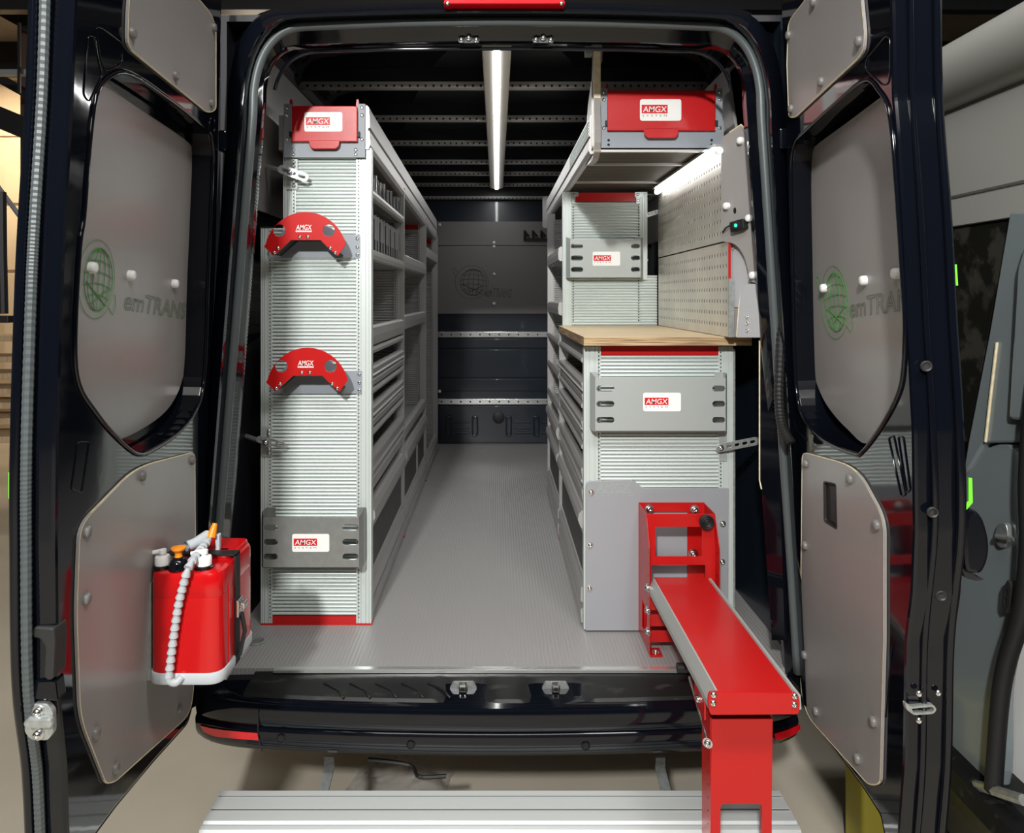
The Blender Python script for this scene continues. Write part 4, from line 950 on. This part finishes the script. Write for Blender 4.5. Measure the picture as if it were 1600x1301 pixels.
def brace(label, p0, p1, Yp, hh, slots, mnt, bolt, ext=None):
    fp = front(Yp); t = thing('slotted_brace', W(p0[0], p0[1], Yp), label, 'bracket', 'slotted steel braces')
    a, b = Vector(p0), Vector(p1); d = (b-a).normalized(); n = Vector((-d.y, d.x)); L = (b-a).length
    def q(s, c): r = a+d*s+n*c; return (r.x, r.y)
    def rs(s0, s1, h):
        r = h/2; k = 5
        return [q(s1-r+r*math.cos(-math.pi/2+math.pi*i/k), r*math.sin(-math.pi/2+math.pi*i/k)) for i in range(k+1)]+[q(s0+r+r*math.cos(math.pi/2+math.pi*i/k), r*math.sin(math.pi/2+math.pi*i/k)) for i in range(k+1)]
    O('bar', fp.plate(rs(0, L, hh), [rs(L*u, L*v, hh*.36) for u, v in slots], -.003, 0, .0004), 'galv', t)
    O('mount', front(YF-.006 if p0[0] < 800 else YR-.006).plate(mnt, [], -.001, .002), 'holder_grey', t)
    for y in (mnt[0][1]+6, mnt[0][1]+12, mnt[2][1]-12, mnt[2][1]-6): screw(fp, bolt[0]+(5 if p0[0] < 800 else 0), y, -.04 if False else -.030, t)
    screw(fp, bolt[0], bolt[1], 0, t, BOLT, 'bolt')
    if ext: O('wall_arm', tube([W(*bolt, Yp+.01), W(*ext)], .008, 6), 'galv', t)
    return t
brace('slotted steel brace on the upper left of the left shelving', (434, 262), (482, 279), YF-.040, 14, ((.12, .32), (.42, .58), (.66, .9)), [(448, 247), (465, 247), (465, 296), (448, 296)], (454, 269), (410, 258, 2.45))
brace('slotted steel brace low on the left shelving beside the door opening', (400, 685), (446, 696), YF-.040, 11, ((.1, .28), (.5, .66), (.74, .93)), [(409, 667), (424, 667), (424, 713), (409, 713)], (415, 691), (380, 680, 2.45))
brace('slotted steel brace between the right cabinet and the van wall', (1119, 701), (1187, 688), YR-.030, 13, ((.24, .36), (.42, .54), (.60, .72), (.78, .90)), [(1124, 674), (1136, 674), (1136, 720), (1124, 720)], (1126, 699.5))

# ---- grey mounting board and the red folding bench
fbd = front(2.352)
mb = thing('mounting_board', W(1020, 985, 2.352), 'grey mounting board bolted to the lower right cabinet behind the red bench', 'board')
O('board', fbd.plate(rnd([(915, 985), (915.5, 752), (990, 749), (1003, 762.5), (1139, 763), (1137, 985)], [0, 8, 12, 6, 0, 0], 4), [], -.008, 0, .001), 'board_grey', mb)
for x, y in ((923.5, 769), (922, 851), (921, 918), (1129, 818), (1128, 877.5)): screw(fbd, x, y, 0, mb, BOLT, 'bolt')
def engraved(fr, px0, py0, px1, py1, off, txt, m_, parent, lw, sp=1.0, name='engraving'):
    H = 1.0; tg = text_geo(txt, 1, outline=lw, shear=.12, spacing=sp); u0, v0 = fr.uv(px0, py1, off); u1_, v1 = fr.uv(px1, py0, off)
    return O(name, ([fr.pt(u0+(u1_-u0)*a, v0+(v1-v0)*b, off+c*.02) for a, b, c in tg[0]], tg[1]), m_, parent)
engraved(fbd, 932, 754, 986, 768.5, .0002, 'AMGX', 'engrave_pale', mb, .02)
O('engraved_frame', loop_tube([fbd.hit(x, y, 0) for x, y in ((929, 753), (988, 752.5), (988, 770), (929, 770))], .0007, 4), 'engrave_pale', mb)
tg = text_geo('SYSTEM', .01, spacing=2.6); u0, v0 = fbd.uv(929, 775, 0); u1_, v1 = fbd.uv(988, 772.5, 0)
O('engraving', ([fbd.pt(u0+(u1_-u0)*a, v0+(v1-v0)*b, .0005) for a, b, c in tg[0]], tg[1]), 'engrave_pale', mb)

fbn = thing('folding_bench', (.577, 2.0, FZ), 'red folding bench arm standing out of the van on a red leg', 'bench')
RS = 'red_smooth'
side = [(2.350, -.678), (2.238, -.678), (2.190, -.770), (2.188, -1.098), (2.350, -1.098)]
for x in (.469, .684):
    O('side_plate', yz_plate(side, [[(2.30, -.97), (2.222, -.985), (2.222, -1.05), (2.30, -1.06)]] if x < .5 else [], x, x+.003, .0004), RS, fbn)
    tag(O('hole_row', [dots([(x-.0003 if x < .5 else x-.0003, 2.205, -.79-.035*k) for k in range(9)], (-1, 0, 0), .0028)][0], 'hole_dark', fbn), kind='stuff')
ff = front(2.232)
O('front_frame', ff.plate([(1010.5, 803), (1116, 803), (1119, 925), (1012, 925)], [[(1024, 823), (1097, 823), (1097, 869), (1024, 869)], [(1018, 882.5), (1102, 882.5), (1102, 915), (1018, 915)]], -.003, 0, .0005), RS, fbn)
fk = front(2.347)
O('back_frame', fk.plate([(998, 785), (1101, 785), (1101, 985), (998, 985)], [[(1012, 800), (1074, 800), (1074, 940), (1012, 940)]], -.003, 0, .0005), RS, fbn)
for y in (935, 960, 985): O('cross_bar', front(2.21).plate([(1012, y), (1095, y), (1095, y+18), (1012, y+18)], [], -.003, 0), RS, fbn)
O('foot_tab', box(.472, .51, 2.188, 2.235, -1.103, -1.098), RS, fbn)
inst('bolt', BOLT, axis_m((.492, 2.205, -1.098), (0, -.3, 1)), fbn)
for x, y in ((1014, 795), (1085, 796)): inst('bolt', BOLT, axis_m(W(x, y, 2.34), (0, -1, .2), 0) @ Matrix.Scale(1.5, 4), fbn)
inst('bolt', BOLT, axis_m(W(1083, 865, 2.34), (0, -1, 0)) @ Matrix.Scale(1.6, 4), fbn)
for y in (-.895, -.965, -1.03): inst('bolt', BOLT, axis_m((.469, 2.20, y), (-1, -.3, 0)) @ Matrix.Scale(1.3, 4), fbn)
O('round_knob', xf(lathe([(.010, 0), (.010, .012), (.022, .014), (.0225, .026), (.019, .030), (.016, .027), (.013, .030), (.009, .027), (.006, .030), (.0001, .029)], 22), ff.m(1101, 812, 0)), 'rubber', fbn, smooth=.5)
tb = O('bench_top', box(.489, .653, 1.566, 2.215, -.886, -.868), RS, fbn, bevel=.0015)
O('edge_rail', extr([(.470, -.912), (.470, -.898), (.474, -.888), (.484, -.867), (.488, -.867), (.488, -.912)], 1.566, 2.20), 'rail_grey', fbn)
O('edge_rail', extr([(.654, -.905), (.654, -.872), (.656, -.866), (.662, -.866), (.664, -.872), (.668, -.873), (.670, -.905)], 1.566, 2.20), 'rail_grey', fbn)
fc_ = front(1.558)
O('end_cap', fc_.plate(rnd([(1108, 1081), (1247, 1083), (1251, 1098), (1248, 1116), (1110, 1117), (1106, 1098)], [6, 6, 8, 4, 4, 8], 3), [], -.008, 0, .0015), RS, fbn)
for x, y in ((1115, 1085), (1114.5, 1098), (1241.5, 1087), (1241, 1100)): inst('bolt', SCREW, fc_.m(x, y, 0) @ Matrix.Scale(1.15, 4), fbn)
fl_ = front(1.62)
zb = lambda Z: PY-Z*F/1.62
lg = O('leg', fl_.plate([(1112.5, 1123), (1207.5, 1123), (1205.5, 1301), (1204, zb(GZ+.004)), (1108, zb(GZ+.004)), (1110, 1301)], [rnd([(1126, 1256), (1191, 1256), (1190, 1500), (1124, 1500)], 6, 4)], -.003, 0, .0006), RS, fbn)
for x in (.487, .624): O('leg_flange', box(x, x+.003, 1.623, 1.690, GZ+.004, -.957), RS, lg)
tag(O('hole_row', dots([(.4865, 1.64, -1.0-.03*k) for k in range(20)], (-1, 0, 0), .0024), 'hole_dark', lg), kind='stuff')
O('foot_plate', box(.47, .63, 1.585, 1.68, GZ, GZ+.004), RS, lg)
O('hinge_block', box(.49, .63, 1.63, 1.70, -.97, -.888), RS, fbn)
O('strut', tube([W(1078, 1058, 1.85), W(1107, 1160, 1.632)], .0045, 8), 'screw_steel', fbn, smooth=.8)
inst('bolt', BOLT, axis_m(W(1106, 1160, 1.622), (-.6, -1, 0)) @ Matrix.Scale(1.1, 4), fbn)
O('strut_knob', tube([W(1058, 1043, 1.93), W(1072, 1043, 1.93)], .013, 12), 'rubber', fbn, smooth=.8)
O('strut_bracket', box(.472, .476, 1.62, 1.70, -.96, -.90), RS, fbn)
inst('bolt', BOLT, axis_m((.472, 1.66, -.935), (-1, -.3, 0)), fbn)
inst('bolt', BOLT, axis_m((.627, 1.65, -.997), (1, -.4, 0)), fbn)

# ------------------------------------------------------------------ red water canister on the left door
ca = thing('water_canister', (-.693, 1.69, -.859), 'red plastic water canister strapped to the left rear door', 'canister')
x0, x1, y0, y1 = -.774, -.612, 1.580, 1.797
def plan(e, r): return rnd([(x0-e, y0-e), (x1+e, y0-e), (x1+e, y1+e), (x0-e, y1+e)], r, 6)
def up(g, z): return [Vector((u, v, z+q)) for u, v, q in g[0]], g[1]
O('tank', up(flat_geo(plan(0, .034), [], .1660, .0), -.832), 'red_plastic', ca, smooth=.5)
O('tank_shoulder', up(flat_geo(plan(0, .034), [], .0665, .012), -.6765), 'red_plastic', ca, smooth=.5)
O('tank_lid', up(flat_geo(rnd([(x0+.012, y0+.085), (x1-.008, y0+.085), (x1-.008, y1-.008), (x0+.012, y1-.008)], .022), [], .010, .004), -.612), 'red_plastic', ca)
O('side_seam', box(x1-.001, x1+.0020, y0+.045, y0+.048, -.829, -.650), 'red_plastic', ca)
O('tray', up(flat_geo(plan(.0035, .036), [], .027, .006), -.859), 'pale_plastic', ca, smooth=.5)
O('door_plate', box(x0-.012, x0-.002, y0+.02, y1+.02, -.859, -.64), 'galv', ca)
O('shelf_bracket', join(box(x0-.01, x1-.01, y0+.06, y0+.10, -.879, -.860), box(x0-.01, x1-.01, y1-.05, y1-.01, -.879, -.860)), 'galv', ca)
ys = 1.675
O('strap', join(box(x1, x1+.004, ys-.014, ys+.014, -.857, -.599), box(x0, x1+.004, ys-.014, ys+.014, -.602, -.598)), 'rubber', ca)
bk = O('strap_buckle', box(x1+.004, x1+.012, ys-.018, ys+.018, -.745, -.705), 'screw_steel', ca, bevel=.003)
O('buckle_lever', box(x1+.012, x1+.024, ys-.012, ys+.012, -.728, -.712), 'screw_steel', bk, bevel=.003)
O('strap_tail', tube([(x1+.012, ys, -.740), (x1+.018, ys+.006, -.785), (x1+.008, ys, -.84)], .005, 6), 'rubber', ca)
# jointed hose
SEG = rmesh('hose_segment', lathe([(.0050, -.0098), (.0098, -.0090), (.0096, -.0060), (.0056, .0065), (.0050, .0098)], 14), 'grey_plastic')
hp = catm([Vector(p) for p in (W(330, 839, 1.69), W(319, 852, 1.655), W(306, 868, 1.60), W(295, 886, 1.568), W(287, 912, 1.566), W(279, 945, 1.566), W(272, 990, 1.567), W(267, 1030, 1.567), W(264, 1056, 1.567))], 30, False)
acc = 0
for i in range(1, len(hp)):
    acc += (hp[i]-hp[i-1]).length
    if acc >= .0165:
        acc = 0; inst('hose_segment', SEG, axis_m(hp[i], hp[i-1]-hp[i]), ca)
O('hose_elbow', tube(catm([hp[-1], hp[-1]+Vector((.002, 0, -.010)), hp[-1]+Vector((.014, .003, -.016)), hp[-1]+Vector((.024, .010, -.006))], 4, False), .0085, 10), 'grey_plastic', ca, smooth=True)
hdv = (W(336, 818, 1.70)-hp[0]).normalized()
O('nozzle', tube([hp[0], hp[0]+hdv*.010, hp[0]+hdv*.032], [.0105, .0095, .0058], 12), 'orange_plastic', ca, smooth=.8)
hd = [W(292, 854, 1.64), W(306, 848, 1.66), W(324, 836, 1.70)]
O('carry_handle', join(tube(hd, .0125, 14, False), tube(hd, .0092, 14, False)), 'pale_plastic', ca, smooth=True)
O('handle_bracket', join(box(-.700, -.688, 1.665, 1.68, -.612, -.575), box(-.672, -.662, 1.70, 1.715, -.612, -.565), box(-.672, -.640, 1.70, 1.715, -.612, -.602)), 'pale_plastic', ca, bevel=.003)
def pump(label, px, Y, cap, orange=False):
    c = W(px, 880, Y); c.z = -.6095
    t = thing('soap_dispenser', (c.x, c.y, c.z), label, 'dispenser')
    T = Matrix.Translation(c)
    if orange:
        O('bottle', xf(lathe([(.0215, .0), (.0215, .012), (.017, .022), (.009, .027)], 18), T), 'black_paint', t, smooth=.8)
        O('spout_cap', xf(lathe([(.009, .026), (.0075, .032), (.0075, .036), (.0155, .044), (.0160, .048), (.0001, .049)], 18), T), cap, t, smooth=.6)
    else:
        O('bottle', xf(lathe([(.0205, .0), (.0205, .004), (.0165, .007)], 18), T), 'black_paint', t, smooth=.8)
        O('collar', xf(lathe([(.0165, .004), (.0165, .024), (.0150, .026), (.0060, .027), (.0060, .034)], 18), T), cap, t, smooth=.7)
        O('pump_button', xf(lathe([(.0085, .032), (.0085, .040), (.0001, .042)], 12), T), cap, t, smooth=.7)
        a = c+Vector((.006, 0, .038)); O('spout', tube([a, a+Vector((-.034, -.004, -.005))], [.0060, .0045], 8), cap, t, smooth=.8)
    return t
pump('white-topped soap pump at the left front of the red canister', 254, 1.612, 'white_plastic')
pump('black bottle with an orange cap on the red canister', 279, 1.604, 'orange_plastic', True)
pump('white-topped soap pump beside the grey hose on the red canister', 319, 1.610, 'white_plastic')

# ------------------------------------------------------------------ aluminium step behind the bumper, litter beneath
st = thing('rear_step', (.01, 1.90, -1.46), 'long grooved aluminium step mounted below the rear bumper', 'step')
zt = -1.36
prof = [(1.966, zt-.05), (1.966, zt), (1.950, zt), (1.950, zt-.016), (1.943, zt-.016), (1.943, zt), (1.9385, zt), (1.9385, zt-.012), (1.9355, zt-.012), (1.9355, zt), (1.899, zt), (1.899, zt-.016), (1.891, zt-.016), (1.891, zt), (1.8865, zt), (1.8865, zt-.012), (1.8835, zt-.012), (1.8835, zt),
        (1.853, zt), (1.848, zt-.006), (1.838, zt-.006), (1.836, zt-.001), (1.826, zt-.003), (1.820, zt-.012), (1.820, zt-.030), (1.823, zt-.033), (1.823, zt-.050), (1.820, zt-.053), (1.820, zt-.09), (1.84, zt-.10), (1.85, zt-.05)]
O('tread', extr(prof, -.762, .780, 'x'), 'alu_step', st)
for ya, yb in ((1.9432, 1.9498), (1.9357, 1.9383), (1.8912, 1.8988), (1.8837, 1.8863), (1.8385, 1.8475)):
    O('groove_strip', box(-.761, .779, ya, yb, zt-.011, zt-.003 if ya > 1.85 else zt-.0055), 'rubber' if ya > 1.85 else 'grey_plastic', st)
for x in (-.764, .780): O('end_plate', box(x, x+.002, 1.84, 1.964, zt-.05, zt-.004), 'alu_step', st)
for px, s in ((514, -1), (1032, 1)):
    a = W(px, 1180, 2.14); b = W(px, 1200, 2.06); c = W(px+12*s, 1242, 1.965); c.z = zt-.02
    pts = catm([a, (a+b)/2, b, c], 5, False)
    V = []
    for p in pts:
        for dx, dz in ((-.014, 0), (.014, 0), (.014, -.008), (-.014, -.008)): V.append(p+Vector((dx, 0, dz)))
    Fc = [(i*4+k, i*4+(k+1) % 4, (i+1)*4+(k+1) % 4, (i+1)*4+k) for i in range(len(pts)-1) for k in range(4)]
    O('support_arm', (V, Fc+[(0, 1, 2, 3), tuple(range(len(V)-4, len(V)))]), 'galv', st)
random.seed(4)
bx0, bx1 = XF(530, 2.5), XF(690, 2.5); V = []; Fc = []; nx, ny = 22, 12
for i in range(nx):
    for j in range(ny):
        u, v = i/(nx-1), j/(ny-1)
        V.append((bx0+(bx1-bx0)*u+.05*v+random.uniform(-.006, .006), 2.48+.24*v+random.uniform(-.006, .006)+.03*math.sin(u*6), GZ+.004+.05*math.sin(math.pi*v)*math.sin(math.pi*u)*(0.6+.4*math.sin(9*u+4*v))+random.uniform(0, .014)))
for i in range(nx-1):
    for j in range(ny-1): Fc.append((i*ny+j, (i+1)*ny+j, (i+1)*ny+j+1, i*ny+j+1))
bg = tag(O('plastic_bag', (V, Fc), 'bag'), 'crumpled clear plastic bag on the floor under the bumper', 'bag')
